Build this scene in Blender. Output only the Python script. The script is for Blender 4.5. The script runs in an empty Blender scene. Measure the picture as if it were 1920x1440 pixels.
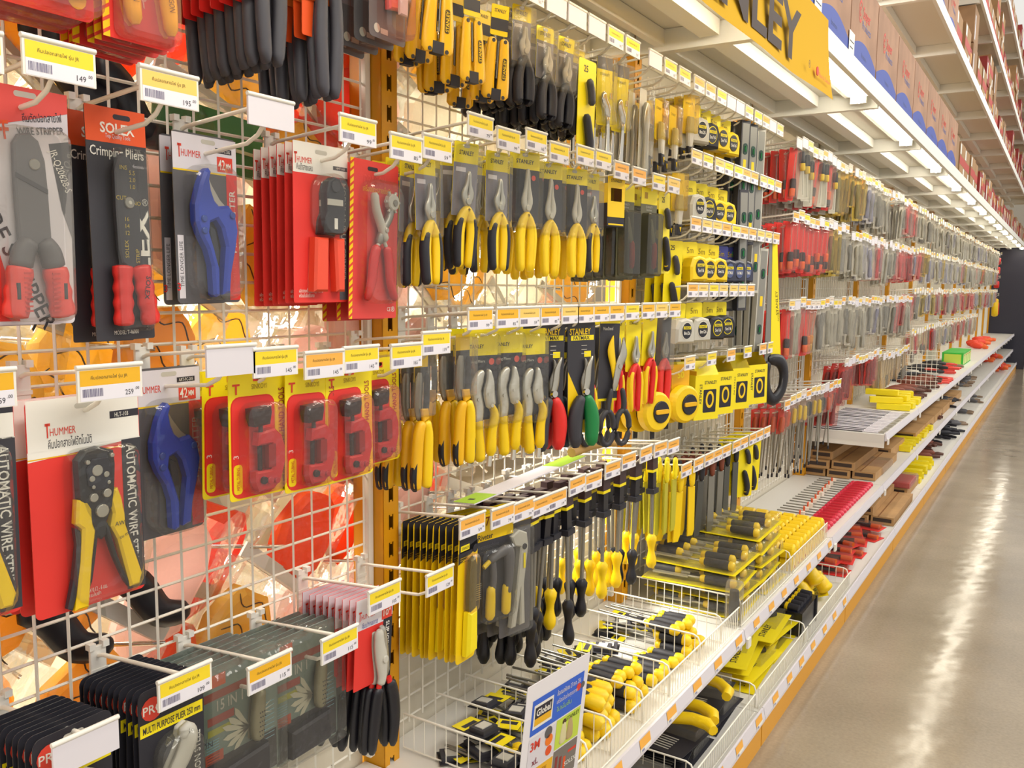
import bpy, math, random
from mathutils import Matrix, Vector
R=random.Random(7)
PI=math.pi
sc=bpy.context.scene
COL=sc.collection
# ---------------- camera ----------------
F_PX=1634.9; YAW=.56414; PITCH=.11306; ROLL=.01118; CX,CH=1.2246,1.4110
cy,sy=math.cos(YAW),math.sin(YAW); cp,sp=math.cos(PITCH),math.sin(PITCH)
fw=Vector((-sy*cp,cy*cp,-sp)); rt0=Vector((cy,sy,0)); up0=rt0.cross(fw)
rt=rt0*math.cos(ROLL)+up0*math.sin(ROLL); up=up0*math.cos(ROLL)-rt0*math.sin(ROLL)
cam=bpy.data.objects.new('camera',bpy.data.cameras.new('camera')); COL.objects.link(cam)
m=Matrix((rt,up,-fw)).transposed().to_4x4(); m.translation=Vector((CX,0,CH)); cam.matrix_world=m
cam.data.sensor_width=36; cam.data.lens=F_PX/1920*36; cam.data.clip_start=.02; cam.data.clip_end=200
sc.camera=cam
# ---------------- world, lamps, exposure ----------------
w=bpy.data.worlds.new('world'); sc.world=w; w.use_nodes=True
bg=w.node_tree.nodes['Background']; bg.inputs[0].default_value=(1.0,.965,.90,1); bg.inputs[1].default_value=.80
def area(name,loc,sx,sy_,power,color=(1,.965,.89),rot=(0,0,0)):
    l=bpy.data.lights.new(name,'AREA'); l.shape='RECTANGLE'; l.size=sx; l.size_y=sy_; l.energy=power; l.color=color
    o=bpy.data.objects.new(name,l); o.location=loc; o.rotation_euler=rot; COL.objects.link(o); return o
area('aisle_fill_light',(3.6,1.5,4.6),.8,5,120,rot=(0,.75,0))  # fill lights added on the aisle side to brighten the shelf front
area('aisle_fill_light',(3.6,9.0,4.6),.8,8,150,rot=(0,.75,0))
area('behind_grid_fill_light',(-1.75,1.2,3.0),.7,4,700,rot=(0,-.75,0))  # fill light added to brighten the goods seen through the wire grid
TUBE=17.0
sc.view_settings.view_transform='Standard'; sc.view_settings.look='None'; sc.view_settings.exposure=0.12; sc.view_settings.gamma=1
sc.view_settings.use_curve_mapping=False
cyc=sc.cycles
cyc.use_denoising=True; cyc.max_bounces=7; cyc.diffuse_bounces=3; cyc.glossy_bounces=3; cyc.transmission_bounces=3
cyc.transparent_max_bounces=28; cyc.caustics_reflective=False; cyc.caustics_refractive=False; cyc.sample_clamp_indirect=4
# ---------------- materials ----------------
def lin(h):
    h=h.lstrip('#'); o=[]
    for i in (0,2,4):
        c=int(h[i:i+2],16)/255; o.append(c/12.92 if c<=.04045 else ((c+.055)/1.055)**2.4)
    return (*o,1)
MC={}
def M(h,rough=.5,metal=0,kind='p',var=0):
    k=(h,rough,metal,kind,var)
    if k in MC: return MC[k]
    m=bpy.data.materials.new('%s_%s'%({'p':'surface','c':'clear_plastic','e':'lamp','t':'translucent_film'}[kind],h.strip('#'))); m.use_nodes=True
    nt=m.node_tree; b=nt.nodes['Principled BSDF']
    if kind=='p':
        b.inputs['Base Color'].default_value=lin(h); b.inputs['Roughness'].default_value=rough; b.inputs['Metallic'].default_value=metal
        if var:
            n=nt.nodes.new('ShaderNodeTexNoise'); n.inputs['Scale'].default_value=var; n.inputs['Detail'].default_value=3
            tc=nt.nodes.new('ShaderNodeTexCoord'); nt.links.new(tc.outputs['Object'],n.inputs['Vector'])
            mx=nt.nodes.new('ShaderNodeMixRGB'); mx.blend_type='MULTIPLY'; mx.inputs[1].default_value=lin(h)
            cr=nt.nodes.new('ShaderNodeValToRGB'); cr.color_ramp.elements[0].color=(.78,.78,.78,1); cr.color_ramp.elements[1].color=(1,1,1,1)
            cr.color_ramp.elements[0].position=.35; cr.color_ramp.elements[1].position=.65
            mx.inputs[0].default_value=1
            nt.links.new(n.outputs['Fac'],cr.inputs[0]); nt.links.new(cr.outputs[0],mx.inputs[2]); nt.links.new(mx.outputs[0],b.inputs['Base Color'])
    elif kind=='t':
        nt.nodes.remove(b); out=nt.nodes['Material Output']; d=nt.nodes.new('ShaderNodeBsdfDiffuse'); d.inputs[0].default_value=lin(h)
        t_=nt.nodes.new('ShaderNodeBsdfTranslucent'); t_.inputs[0].default_value=lin(h); x_=nt.nodes.new('ShaderNodeMixShader'); x_.inputs[0].default_value=.5
        nt.links.new(d.outputs[0],x_.inputs[1]); nt.links.new(t_.outputs[0],x_.inputs[2]); nt.links.new(x_.outputs[0],out.inputs[0])
    elif kind=='e':
        b.inputs['Base Color'].default_value=lin(h); b.inputs['Emission Color'].default_value=lin(h); b.inputs['Emission Strength'].default_value=rough
    else:
        nt.nodes.remove(b); out=nt.nodes['Material Output']
        tr=nt.nodes.new('ShaderNodeBsdfTransparent'); tr.inputs[0].default_value=lin(h)
        gl=nt.nodes.new('ShaderNodeBsdfGlossy'); gl.inputs['Roughness'].default_value=rough
        di=nt.nodes.new('ShaderNodeBsdfDiffuse'); di.inputs[0].default_value=(.8,.78,.74,1)
        lw=nt.nodes.new('ShaderNodeLayerWeight'); lw.inputs[0].default_value=.35
        ma=nt.nodes.new('ShaderNodeMath'); ma.operation='MULTIPLY_ADD'; ma.inputs[1].default_value=.32; ma.inputs[2].default_value=.03
        nt.links.new(lw.outputs['Fresnel'],ma.inputs[0])
        m1=nt.nodes.new('ShaderNodeMixShader'); nt.links.new(ma.outputs[0],m1.inputs[0]); nt.links.new(tr.outputs[0],m1.inputs[1]); nt.links.new(gl.outputs[0],m1.inputs[2])
        m2=nt.nodes.new('ShaderNodeMixShader'); m2.inputs[0].default_value=metal; nt.links.new(m1.outputs[0],m2.inputs[1]); nt.links.new(di.outputs[0],m2.inputs[2])
        nt.links.new(m2.outputs[0],out.inputs[0])
        # crinkled film: small bumps so that highlights break up
        n=nt.nodes.new('ShaderNodeTexNoise'); n.inputs['Scale'].default_value=28; bp=nt.nodes.new('ShaderNodeBump'); bp.inputs['Strength'].default_value=.5; bp.inputs['Distance'].default_value=.01
        tc=nt.nodes.new('ShaderNodeTexCoord'); nt.links.new(tc.outputs['Object'],n.inputs['Vector']); nt.links.new(n.outputs['Fac'],bp.inputs['Height']); nt.links.new(bp.outputs[0],gl.inputs['Normal'])
    MC[k]=m; return m
YEL=M('#F0C90C',.4); YEL2=M('#F2DC14',.45); YOR=M('#E8B010',.42); RED=M('#D8251F',.45); RED2=M('#E0352E',.5); PINK=M('#E2504A',.5)
BLK=M('#191820',.4); BLK2=M('#23222B',.6); DGR=M('#34333A',.5); GRY=M('#5A585C',.5); WHT=M('#EAE6DD',.45); LAV=M('#DAD5DC',.5)
WIRE=M('#F1ECDF',.4); ORA=M('#E0521C',.5); POST=M('#DE9C14',.42); BLUE=M('#1F3FB4',.35); NAVY=M('#15172A',.5)
STEEL=M('#B8B5AB',.3,.7); STEEL2=M('#8F8C84',.35,.55); CHR=M('#D0CCC4',.15,1); LGT=M('#BFBBB0',.5); CARD=M('#A9805A',.75,0,'p',9)
CLR=M('#FDFDFA',.07,.03,'c'); CLR2=M('#FAF8F3',.16,.08,'c'); CLRR=M('#FFE4DF',.08,.05,'c'); CLRY=M('#FFF0B0',.14,.06,'c'); CLRD=M('#A8A68C',.14,.05,'c'); FILM=M('#FBF5EC',.1,.09,'c')
INK=M('#2A2833',.6); TAGO=M('#F0AE48',.55); TAGY=M('#EFD326',.55); TAGG=M('#E9B01E',.55); BEI=M('#C9A26A',.7,0,'p',20); GREEN=M('#0E7A3C',.45); LIME=M('#9CC61E',.5); BROWN=M('#7A3B26',.6); ORG=M('#EE7A1A',.5)
# ---------------- mesh builder ----------------
class MB:
    def __init__(s): s.v=[];s.f=[];s.m=[];s.s=[];s.mats=[]
    def mi(s,m):
        if m not in s.mats: s.mats.append(m)
        return s.mats.index(m)
    def add(s,v,f,m,smooth=False):
        o=len(s.v); s.v+=[tuple(p) for p in v]; i=s.mi(m)
        for q in f: s.f.append([a+o for a in q]); s.m.append(i); s.s.append(smooth)
        return s
    def box(s,x0,x1,y0,y1,z0,z1,m):
        v=[(x,y,z) for x in(x0,x1) for y in(y0,y1) for z in(z0,z1)]
        return s.add(v,[(0,1,3,2),(4,6,7,5),(0,4,5,1),(2,3,7,6),(0,2,6,4),(1,5,7,3)],m)
    def plate(s,poly,x0,x1,m,b=0,back=True):
        """extrude a (y,z) outline from x0 to x1 with a chamfer b at x1"""
        if area2(poly)<0: poly=poly[::-1]
        n=len(poly); rings=[[(x0,y,z) for y,z in poly]]
        if b:
            rings.append([(x1-b,y,z) for y,z in poly]); ins=inset(poly,b)
            rings.append([(x1,y,z) for y,z in ins])
        else: rings.append([(x1,y,z) for y,z in poly])
        v=[p for r in rings for p in r]; f=[]
        for k in range(len(rings)-1):
            for i in range(n):
                j=(i+1)%n; f.append((k*n+i,k*n+j,(k+1)*n+j,(k+1)*n+i))
        s.add(v,f,m,False)
        s.add(rings[-1],[list(range(n))],m)
        if back: s.add(rings[0],[list(range(n))[::-1]],m)
        return s
    def flat(s,poly,x,m):
        if area2(poly)<0: poly=poly[::-1]
        return s.add([(x,y,z) for y,z in poly],[list(range(len(poly)))],m)
    def rect(s,y0,y1,z0,z1,x,m): return s.flat([(y0,z0),(y1,z0),(y1,z1),(y0,z1)],x,m)
    def tube(s,pts,r,m,n=6,cap=True):
        pts=[Vector(p) for p in pts]; rr=r if isinstance(r,(list,tuple)) else [r]*len(pts)
        v=[];f=[]; ref=Vector((0,0,1)); 
        if abs((pts[-1]-pts[0]).normalized().z)>.9: ref=Vector((0,1,0))
        for i,p in enumerate(pts):
            t=(pts[min(i+1,len(pts)-1)]-pts[max(i-1,0)]).normalized()
            a=t.cross(ref); a=a.normalized() if a.length>1e-6 else Vector((1,0,0)); b2=t.cross(a).normalized()
            for k in range(n):
                q=2*PI*k/n; v.append(p+(a*math.cos(q)+b2*math.sin(q))*rr[i])
        for i in range(len(pts)-1):
            for k in range(n):
                l=(k+1)%n; f.append((i*n+k,i*n+l,(i+1)*n+l,(i+1)*n+k))
        s.add(v,f,m,n>4)
        if cap: s.add(v[:n],[list(range(n))[::-1]],m); s.add(v[-n:],[list(range(n))],m)
        return s
    def limb(s,pts,wd,t,m,xc=0,n=8,sub=4):
        """organic bar in the (y,z) plane: centre line pts, half widths wd, half depth t"""
        P=spl([(*p,a) for p,a in zip(pts,wd)],sub); v=[];f=[]; tt=t
        for i,(y,z,a) in enumerate(P):
            y2,z2=P[min(i+1,len(P)-1)][:2]; y1,z1=P[max(i-1,0)][:2]; dy,dz=y2-y1,z2-z1; L=math.hypot(dy,dz) or 1; ny,nz=-dz/L,dy/L
            e=.55 if i in(0,len(P)-1) else 1
            for k in range(n):
                q=2*PI*k/n+PI/n; c,si=math.cos(q),math.sin(q); v.append((xc+tt*si*e*1.08,y+ny*a*c*1.08*e,z+nz*a*c*1.08*e))
        for i in range(len(P)-1):
            for k in range(n):
                l=(k+1)%n; f.append((i*n+k,(i+1)*n+k,(i+1)*n+l,i*n+l))
        s.add(v,f,m,True); s.add(v[:n],[list(range(n))],m,True); s.add(v[-n:],[list(range(n))[::-1]],m,True)
        return s
    def disc(s,y,z,r,x0,x1,m,n=14,b=0): return s.plate([(y+r*math.cos(2*PI*k/n),z+r*math.sin(2*PI*k/n)) for k in range(n)],x0,x1,m,b)
    def text(s,t,y,z,x,h,m,rot=0,w=None,bold=0,al='C'):
        V,Fc,W,H=glyph(t,bold); k=h/.72; kx=k if w is None else w/W
        ox={'C':-W/2,'L':0,'R':-W}[al]; c,si=math.cos(rot),math.sin(rot); out=[]
        for a,b2 in V:
            p=(a+ox)*kx; q=(b2-.36)*k; out.append((x,y+p*c-q*si,z+p*si+q*c))
        return s.add(out,Fc,m)
    def merge(s,o,mat=None):
        b=len(s.v); s.v+=[tuple(mat@Vector(p)) for p in o.v] if mat else o.v
        idx=[s.mi(m) for m in o.mats]
        for q,mm,ss in zip(o.f,o.m,o.s): s.f.append([a+b for a in q]); s.m.append(idx[mm]); s.s.append(ss)
        return s
    def mesh(s,name):
        me=bpy.data.meshes.new(name); me.from_pydata(s.v,[],s.f)
        for m in s.mats: me.materials.append(m)
        me.polygons.foreach_set('material_index',s.m); me.polygons.foreach_set('use_smooth',s.s); me.update(); return me
def area2(p): return sum(p[i][0]*p[(i+1)%len(p)][1]-p[(i+1)%len(p)][0]*p[i][1] for i in range(len(p)))
def inset(p,b):
    n=len(p); o=[]
    for i in range(n):
        (ax,ay),(bx,by),(cx_,cy_)=p[i-1],p[i],p[(i+1)%n]
        d1=(bx-ax,by-ay); d2=(cx_-bx,cy_-by); l1=math.hypot(*d1) or 1e-9; l2=math.hypot(*d2) or 1e-9
        n1=(-d1[1]/l1,d1[0]/l1); n2=(-d2[1]/l2,d2[0]/l2); nx,ny=n1[0]+n2[0],n1[1]+n2[1]; l=math.hypot(nx,ny) or 1e-9
        k=min(b/max(.5,l/2),b*1.6); o.append((bx+nx/l*k,by+ny/l*k))
    return o
def spl(P,sub):
    if len(P)<3 or sub<2: return P
    o=[]; n=len(P)
    for i in range(n-1):
        p0,p1,p2,p3=P[max(i-1,0)],P[i],P[i+1],P[min(i+2,n-1)]
        for k in range(sub):
            t=k/sub; o.append(tuple(.5*((2*b)+(-a+c)*t+(2*a-5*b+4*c-d)*t*t+(-a+3*b-3*c+d)*t**3) for a,b,c,d in zip(p0,p1,p2,p3)))
    o.append(P[-1]); return o
def rr(y0,y1,z0,z1,r,n=4):
    o=[]
    for (a,b2,q) in ((y1-r,z1-r,0),(y0+r,z1-r,1),(y0+r,z0+r,2),(y1-r,z0+r,3)):
        for k in range(n+1):
            t=PI/2*(q+k/n); o.append((a+r*math.cos(t),b2+r*math.sin(t)))
    return o
GC={}
def glyph(t,bold):
    k=(t,bold)
    if k in GC: return GC[k]
    c=bpy.data.curves.new('t','FONT'); c.body=t; c.size=1; c.resolution_u=2; c.offset=bold*.012
    o=bpy.data.objects.new('t',c); COL.objects.link(o); dg=bpy.context.evaluated_depsgraph_get(); me=o.evaluated_get(dg).to_mesh()
    V=[(v.co.x,v.co.y) for v in me.vertices]; Fc=[list(p.vertices) for p in me.polygons]; o.evaluated_get(dg).to_mesh_clear()
    bpy.data.objects.remove(o); bpy.data.curves.remove(c)
    # make every face turn towards +X
    G=[]
    for q in Fc:
        a=sum(V[q[i]][0]*V[q[(i+1)%len(q)]][1]-V[q[(i+1)%len(q)]][0]*V[q[i]][1] for i in range(len(q)))
        G.append(q if a>0 else q[::-1])
    if not V: V=[(0,0)]
    x0=min(v[0] for v in V); x1=max(v[0] for v in V); V=[(a-x0,b2) for a,b2 in V]
    GC[k]=(V,G,max(x1-x0,.01),1); return GC[k]
# ---------------- things ----------------
class T:
    """a kind of thing: its parts as [name, builder, parent name, label]"""
    def __init__(s,name,cat): s.name=name;s.cat=cat;s.parts=[];s.me={};s.one=None
    def part(s,n,parent=None,label=None): b=MB(); s.parts.append([n,b,parent,label]); return b
def setp(o,label,cat,group=None,kind=None):
    if label: o['label']=label
    if cat: o['category']=cat
    if group: o['group']=group
    if kind: o['kind']=kind
    return o
def put(t,loc,label,group=None,rot=(0,0,0),parts=True,sc_=1):
    if not parts:
        if t.one is None:
            b=MB()
            for p in t.parts: b.merge(p[1])
            t.one=b.mesh(t.name)
        o=bpy.data.objects.new(t.name,t.one)
    else: o=bpy.data.objects.new(t.name,None); o.empty_display_size=.02
    o.location=loc; o.rotation_euler=rot
    if sc_!=1: o.scale=(sc_,)*3
    setp(o,label,t.cat,group); COL.objects.link(o)
    if parts:
        made={}
        for i,(n,b,par,lb) in enumerate(t.parts):
            if i not in t.me: t.me[i]=b.mesh(n)
            c=bpy.data.objects.new(n,t.me[i]); c.parent=made[par] if par in made else o
            if lb: c['label']=lb
            COL.objects.link(c); made.setdefault(n,c)
    return o
def obj(name,b,label=None,cat=None,group=None,kind=None,loc=(0,0,0),rot=(0,0,0),parent=None):
    o=bpy.data.objects.new(name,b.mesh(name) if isinstance(b,MB) else b); o.location=loc; o.rotation_euler=rot
    if parent: o.parent=parent
    COL.objects.link(o); return setp(o,label,cat,group,kind)
ORD='first second third fourth fifth sixth seventh eighth ninth tenth eleventh twelfth thirteenth fourteenth fifteenth sixteenth seventeenth eighteenth nineteenth twentieth'.split()
Y1=1.378; BAY=1.2; UPT=math.tan(.0903)
NB=15; YE=Y1+(NB-1)*BAY
def bayw(k): return ORD[k]
# floor: polished concrete
fm=bpy.data.materials.new('polished_concrete'); fm.use_nodes=True; nt=fm.node_tree; b=nt.nodes['Principled BSDF']
tc=nt.nodes.new('ShaderNodeTexCoord'); n=nt.nodes.new('ShaderNodeTexNoise'); n.inputs['Scale'].default_value=1.6; n.inputs['Detail'].default_value=7; nt.links.new(tc.outputs['Object'],n.inputs['Vector'])
cr=nt.nodes.new('ShaderNodeValToRGB'); cr.color_ramp.elements[0].color=lin('#8A7D6A'); cr.color_ramp.elements[1].color=lin('#A89A85'); cr.color_ramp.elements[0].position=.3; cr.color_ramp.elements[1].position=.75
nt.links.new(n.outputs['Fac'],cr.inputs[0])
n2=nt.nodes.new('ShaderNodeTexNoise'); n2.inputs['Scale'].default_value=90; nt.links.new(tc.outputs['Object'],n2.inputs['Vector'])
mx=nt.nodes.new('ShaderNodeMixRGB'); mx.blend_type='OVERLAY'; mx.inputs[0].default_value=.18; nt.links.new(cr.outputs[0],mx.inputs[1]); nt.links.new(n2.outputs['Fac'],mx.inputs[2]); nt.links.new(mx.outputs[0],b.inputs['Base Color'])
n3=nt.nodes.new('ShaderNodeTexNoise'); n3.inputs['Scale'].default_value=4; nt.links.new(tc.outputs['Object'],n3.inputs['Vector'])
mr=nt.nodes.new('ShaderNodeMapRange'); mr.inputs[3].default_value=.07; mr.inputs[4].default_value=.22; nt.links.new(n3.outputs['Fac'],mr.inputs[0]); nt.links.new(mr.outputs[0],b.inputs['Roughness'])
bp=nt.nodes.new('ShaderNodeBump'); bp.inputs['Strength'].default_value=.10; bp.inputs['Distance'].default_value=.02; n4=nt.nodes.new('ShaderNodeTexNoise'); n4.inputs['Scale'].default_value=7
nt.links.new(tc.outputs['Object'],n4.inputs['Vector']); nt.links.new(n4.outputs['Fac'],bp.inputs['Height']); nt.links.new(bp.outputs[0],b.inputs['Normal'])
fb=MB(); fb.box(-6,7,-3,34,-.05,0,fm); obj('floor',fb,kind='structure')
b=MB(); b.box(-6,7,34,34.1,0,6,M('#B9B2A6',.8)); obj('wall_far',b,kind='structure')
b=MB(); b.box(-6.1,-6,-3,34,0,6,M('#D8CDB8',.8)); obj('wall_left',b,kind='structure')
# ---- upright posts with keyhole slots ----
tp=T('shelving_post','post'); pb=tp.part('upright'); W_=.049
pb.box(-.05,-.048,0,W_,0,4.6,POST); pb.box(-.05,.035,0,.0015,0,4.6,POST); pb.box(-.05,.035,W_-.0015,W_,0,4.6,POST)
s0,s1=.017,.032; ph=.0607; DK=M('#2A1010',.8)
pb.box(.033,.035,0,s0,0,4.6,POST); pb.box(.033,.035,s1,W_,0,4.6,POST)
for i in range(75):
    z=.01+i*ph
    if z>2.2: pb.box(.033,.035,s0,s1,z,4.6,POST); break
    pb.box(.033,.035,s0,s1,z,z+ph-.033,POST)
    for zz,dz in ((z+ph-.033,.004),(z+ph-.004,.004)): pb.box(.0332,.0349,s0+.0045,s1-.0045,zz,zz+dz,POST)
pb.box(.02,.021,s0-.002,s1+.002,0,4.6,DK)  # dark strip inside the post stands in for shade behind the slots
for k in range(NB): put(tp,(0,Y1+k*BAY,0),'orange slotted steel shelving post, %s one from the near end'%bayw(k),'orange shelving posts')
put(tp,(0,Y1-BAY,0),'orange slotted steel shelving post standing before all the others at the near end','orange shelving posts')
# ---- wire grid panels ----
def grid(y0,y1,z0,z1,step=.05):
    b=MB(); r=.0027
    y=y0+.025
    while y<y1-.01: b.tube([(0,y,z0),(0,y,z1)],r,WIRE,4,False); y+=step
    z=z0+.01
    while z<z1: b.tube([(-.004,y0,z),(-.004,y1,z)],r,WIRE,4,False); z+=step
    for y in (y0,y1-.014): b.box(-.008,.008,y,y+.014,z0-.02,z1+.02,WHT)
    return b
gm=grid(.052,BAY-.002,.40,2.10).mesh('wire_grid_panel')
for k in range(-1,NB-1): obj('wire_grid_panel',gm,'white welded wire grid panel filling the %s bay'%bayw(k+1),'wire grid','wire grid panels',loc=(0,Y1+k*BAY,0))
# cream back sheets low down and on the far bays
bs=MB(); bs.box(-.03,-.028,.052,BAY-.002,.2,.62,M('#E0D8C6',.6)); bm=bs.mesh('back_sheet')
bs2=MB(); bs2.box(-.03,-.028,.052,BAY-.002,.62,2.1,M('#DDD3BE',.6)); bm2=bs2.mesh('back_sheet')
for k in range(-1,NB-1):
    obj('back_sheet',bm,'cream steel back sheet behind the lower shelves of the %s bay'%bayw(k+1),'back panel','lower back sheets',loc=(0,Y1+k*BAY,0))
    if k>=1: obj('back_sheet',bm2,'cream steel back sheet behind the wire grid of the %s bay'%bayw(k+1),'back panel','upper back sheets',loc=(0,Y1+k*BAY,0))
# ---- shelves ----
def price_rail(b,x,z,y0,y1,h=.042,lab=TAGO,n=7,seed=0):
    rr_=random.Random(seed)
    b.add([(x,y0,z),(x+.012,y0,z+.002),(x+.012,y0,z+h*.25),(x+.006,y0,z+h),(x,y0,z+h)]+[(x,y1,z),(x+.012,y1,z+.002),(x+.012,y1,z+h*.25),(x+.006,y1,z+h),(x,y1,z+h)],
      [(0,1,6,5),(1,2,7,6),(2,3,8,7),(3,4,9,8),(0,4,3,2,1),(5,6,7,8,9)],LAV)
    st=(y1-y0)/n
    for i in range(n):
        yy=y0+st*(i+.3+.25*rr_.random()); 
        if lab is None: continue
        # leaning label on the sloped face
        def P(y,t,o=.0012): return (x+.012-.006*t+o,y,z+h*(.25+.75*t))
        b.add([P(yy,.25),P(yy+.06,.25),P(yy+.06,.93),P(yy,.93)],[(0,1,2,3)],lab)
        b.add([P(yy,.0),P(yy+.06,.0),P(yy+.06,.25),P(yy,.25)],[(0,1,2,3)],WHT)
        b.add([P(yy+.006,.04,.002),P(yy+.02,.04,.002),P(yy+.02,.2,.002),P(yy+.006,.2,.002)],[(0,1,2,3)],M('#8F8DA8',.6))
SHM=M('#E2DED6',.4)
tm=T('lower_shelf','shelf'); b=tm.part('deck'); b.box(-.02,.445,.003,BAY-.003,.335,.358,SHM)
b=tm.part('price_rail',None,'lavender grey price rail with small orange labels'); price_rail(b,.446,.318,.003,BAY-.003)
b=tm.part('bracket'); b.box(0,.445,.004,.012,.29,.334,WHT); b.box(.459,.466,.004,.034,.3,.33,WHT)
tf=T('lower_shelf','shelf'); b=tf.part('deck'); b.box(-.02,.445,.003,BAY-.003,.335,.358,SHM)
b=tf.part('price_rail',None,'lavender grey price rail'); price_rail(b,.446,.318,.003,BAY-.003,lab=None)
b=tf.part('bracket'); b.box(0,.445,.004,.012,.29,.334,WHT); b.box(.459,.466,.004,.034,.3,.33,WHT)
tb=T('base_shelf','shelf'); b=tb.part('deck'); b.box(-.02,.515,.002,BAY-.002,.09,.108,SHM)
b=tb.part('price_rail'); price_rail(b,.517,.085,.002,BAY-.002,.042)
b=tb.part('kick_board',None,'orange painted kick board'); b.box(.505,.52,.004,BAY-.004,.0,.085,POST)
tb2=T('base_shelf','shelf'); b=tb2.part('deck'); b.box(-.02,.515,.002,BAY-.002,.09,.108,SHM)
b=tb2.part('price_rail'); price_rail(b,.517,.085,.002,BAY-.002,.042,lab=None)
b=tb2.part('kick_board',None,'orange painted kick board'); b.box(.505,.52,.004,BAY-.004,.0,.085,POST)
tu=T('upper_shelf','shelf'); b=tu.part('deck'); b.box(-.02,.445,.003,BAY-.003,.61,.632,SHM); b.box(-.02,.445,.003,.02,.585,.61,SHM)
b=tu.part('price_rail'); price_rail(b,.446,.598,.003,BAY-.003,lab=None)
b=tu.part('bracket'); b.box(0,.445,.004,.012,.56,.609,WHT); b.box(.459,.466,.004,.034,.58,.61,WHT)
for k in range(-1,NB-1):
    q='%s bay'%bayw(k+1)
    put(tm if k<2 else tf,(0,Y1+k*BAY,0),'white steel shelf at knee height in the %s'%q,'knee-high shelves')
    put(tb if k<2 else tb2,(0,Y1+k*BAY,0),'white bottom shelf over the orange kick board in the %s'%q,'bottom shelves')
    if k>=3: put(tu,(0,Y1+k*BAY,0),'white steel shelf at thigh height in the %s'%q,'thigh-high shelves')
# ---- canopy ----
CAN=M('#F5F4EC',.45); CDK=M('#F0ECE0',.55)
def canopy(z,lamp):
    t=T('canopy_shelf','overhead shelf'); b=t.part('back_rail'); b.box(.105,.13,0,BAY,z,z+.05,CAN)
    b=t.part('mid_rail'); b.box(.25,.31,.02,BAY-.02,z+.005,z+.05,CAN)
    b=t.part('front_rail'); b.box(.535,.553,0,BAY,z-.004,z+.06,CAN)
    b=t.part('deck'); b.box(-.03,.55,.0,BAY,z+.052,z+.06,CDK)
    b=t.part('bracket'); b.box(-.03,.534,.0,.034,z-.014,z+.051,CAN)
    return t
cz=canopy(2.14,1); cz2=canopy(2.88,0); cz3=canopy(3.5,0); cz4=canopy(4.15,0)
tl=T('tube_lamp','lamp'); b=tl.part('housing'); b.box(.415,.525,.03,BAY-.03,2.168,2.19,CAN); b.plate([(.03,2.14),(.05,2.14),(.05,2.17),(.03,2.17)],.44,.5,CAN); b.plate([(BAY-.05,2.14),(BAY-.03,2.14),(BAY-.03,2.17),(BAY-.05,2.17)],.44,.5,CAN)
TLAMP=tl; b=tl.part('fluorescent_tube',None,'glowing white fluorescent tube'); LM=M('#FFF6E2',TUBE,0,'e')
b.plate([(.045,2.166),(BAY-.045,2.166),(BAY-.045,2.168),(.045,2.168)],.43,.52,CAN); b.tube([(.475,.05,2.158),(.475,BAY-.05,2.158)],.019,LM,12)
for k in range(-1,NB-1):
    q='%s bay'%bayw(k+1)
    put(cz,(0,Y1+k*BAY,0),'white steel canopy shelf over the tools of the %s'%q,'canopy shelves')
    put(tl,(0,Y1+k*BAY,0),'lit fluorescent tube lamp under the canopy front of the %s'%q,'canopy tube lamps')
    if k>=0:
        put(cz2,(0,Y1+k*BAY,0),'upper storage shelf above the cartons of the %s'%q,'upper storage shelves')
        if k>=2: put(cz4,(0,Y1+k*BAY,0),'highest storage shelf above all others over the %s'%q,'highest storage shelves')
        put(cz3,(0,Y1+k*BAY,0),'third-level storage shelf high over the %s'%q,'third-level storage shelves')
# ---- dark end panel ----
b=MB(); b.box(-.1,.66,YE+.02,YE+.07,.0,2.2,M('#2E2D3C',.5)); obj('partition_screen',b,'dark navy end panel closing the shelf row far down the aisle','panel')
b=MB(); b.box(.66,.668,YE+.01,YE+.03,.0,2.2,CHR); b.box(.645,.668,YE,YE+.01,.0,.3,WHT); obj('edge_strip',b,'thin bright metal strip along the outer edge of the dark end panel','strip')
# ---- things far beyond the end panel ----
b=MB(); b.box(.3,1.2,24,24.6,0,1.9,M('#3A4458',.6)); b.box(.35,1.15,23.96,24,.2,.5,WHT); b.box(.35,1.15,23.97,24,.8,1.1,M('#E39A1E')); b.box(.35,1.15,23.97,24,1.3,1.5,M('#3A57B5')); obj('display_stand',b,'small blue and orange display stand far beyond the dark end panel','display stand')
# ---- cartons on the canopy ----
def swirl(b,y,z,x,r,m):
    for rad,wd in ((r,.22*r),(r*.45,.2*r)):
        n=18; v=[];f=[]
        for i in range(n):
            a=PI*2*i/(n)*.86+.6
            v+=[(x,y+rad*.8*math.cos(a),z+rad*1.15*math.sin(a)),(x,y+(rad-wd)*.8*math.cos(a),z+(rad-wd)*1.15*math.sin(a))]
            if i: f.append((2*i-2,2*i,2*i+1,2*i-1))
        b.add(v,f,m)
KB=M('#B58C70',.75,0,'p',7); KBL=M('#3A4FA8',.6); KRD=M('#D8402E',.6); KBT=M('#5C6AA8',.6)
tc_=T('product_carton','carton'); b=tc_.part('carton_body'); b.box(-.36,0,.004,.472,0,.30,KB); b.box(-.2,-.1,.2,.205,.3,.303,KB)
b=tc_.part('printed_front'); x=.0006
wave=[(.0,.0)]+[(.47*i/12,.03+.05*math.sin(PI*min(1,i/12*1.15))**.8) for i in range(13)]+[(.472,.0)]
b.flat([(.006,.004)]+[(.006+.46*i/12,.05+.045*math.sin(PI*(i/12))) for i in range(13)]+[(.466,.004)],x,KBL)
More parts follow.
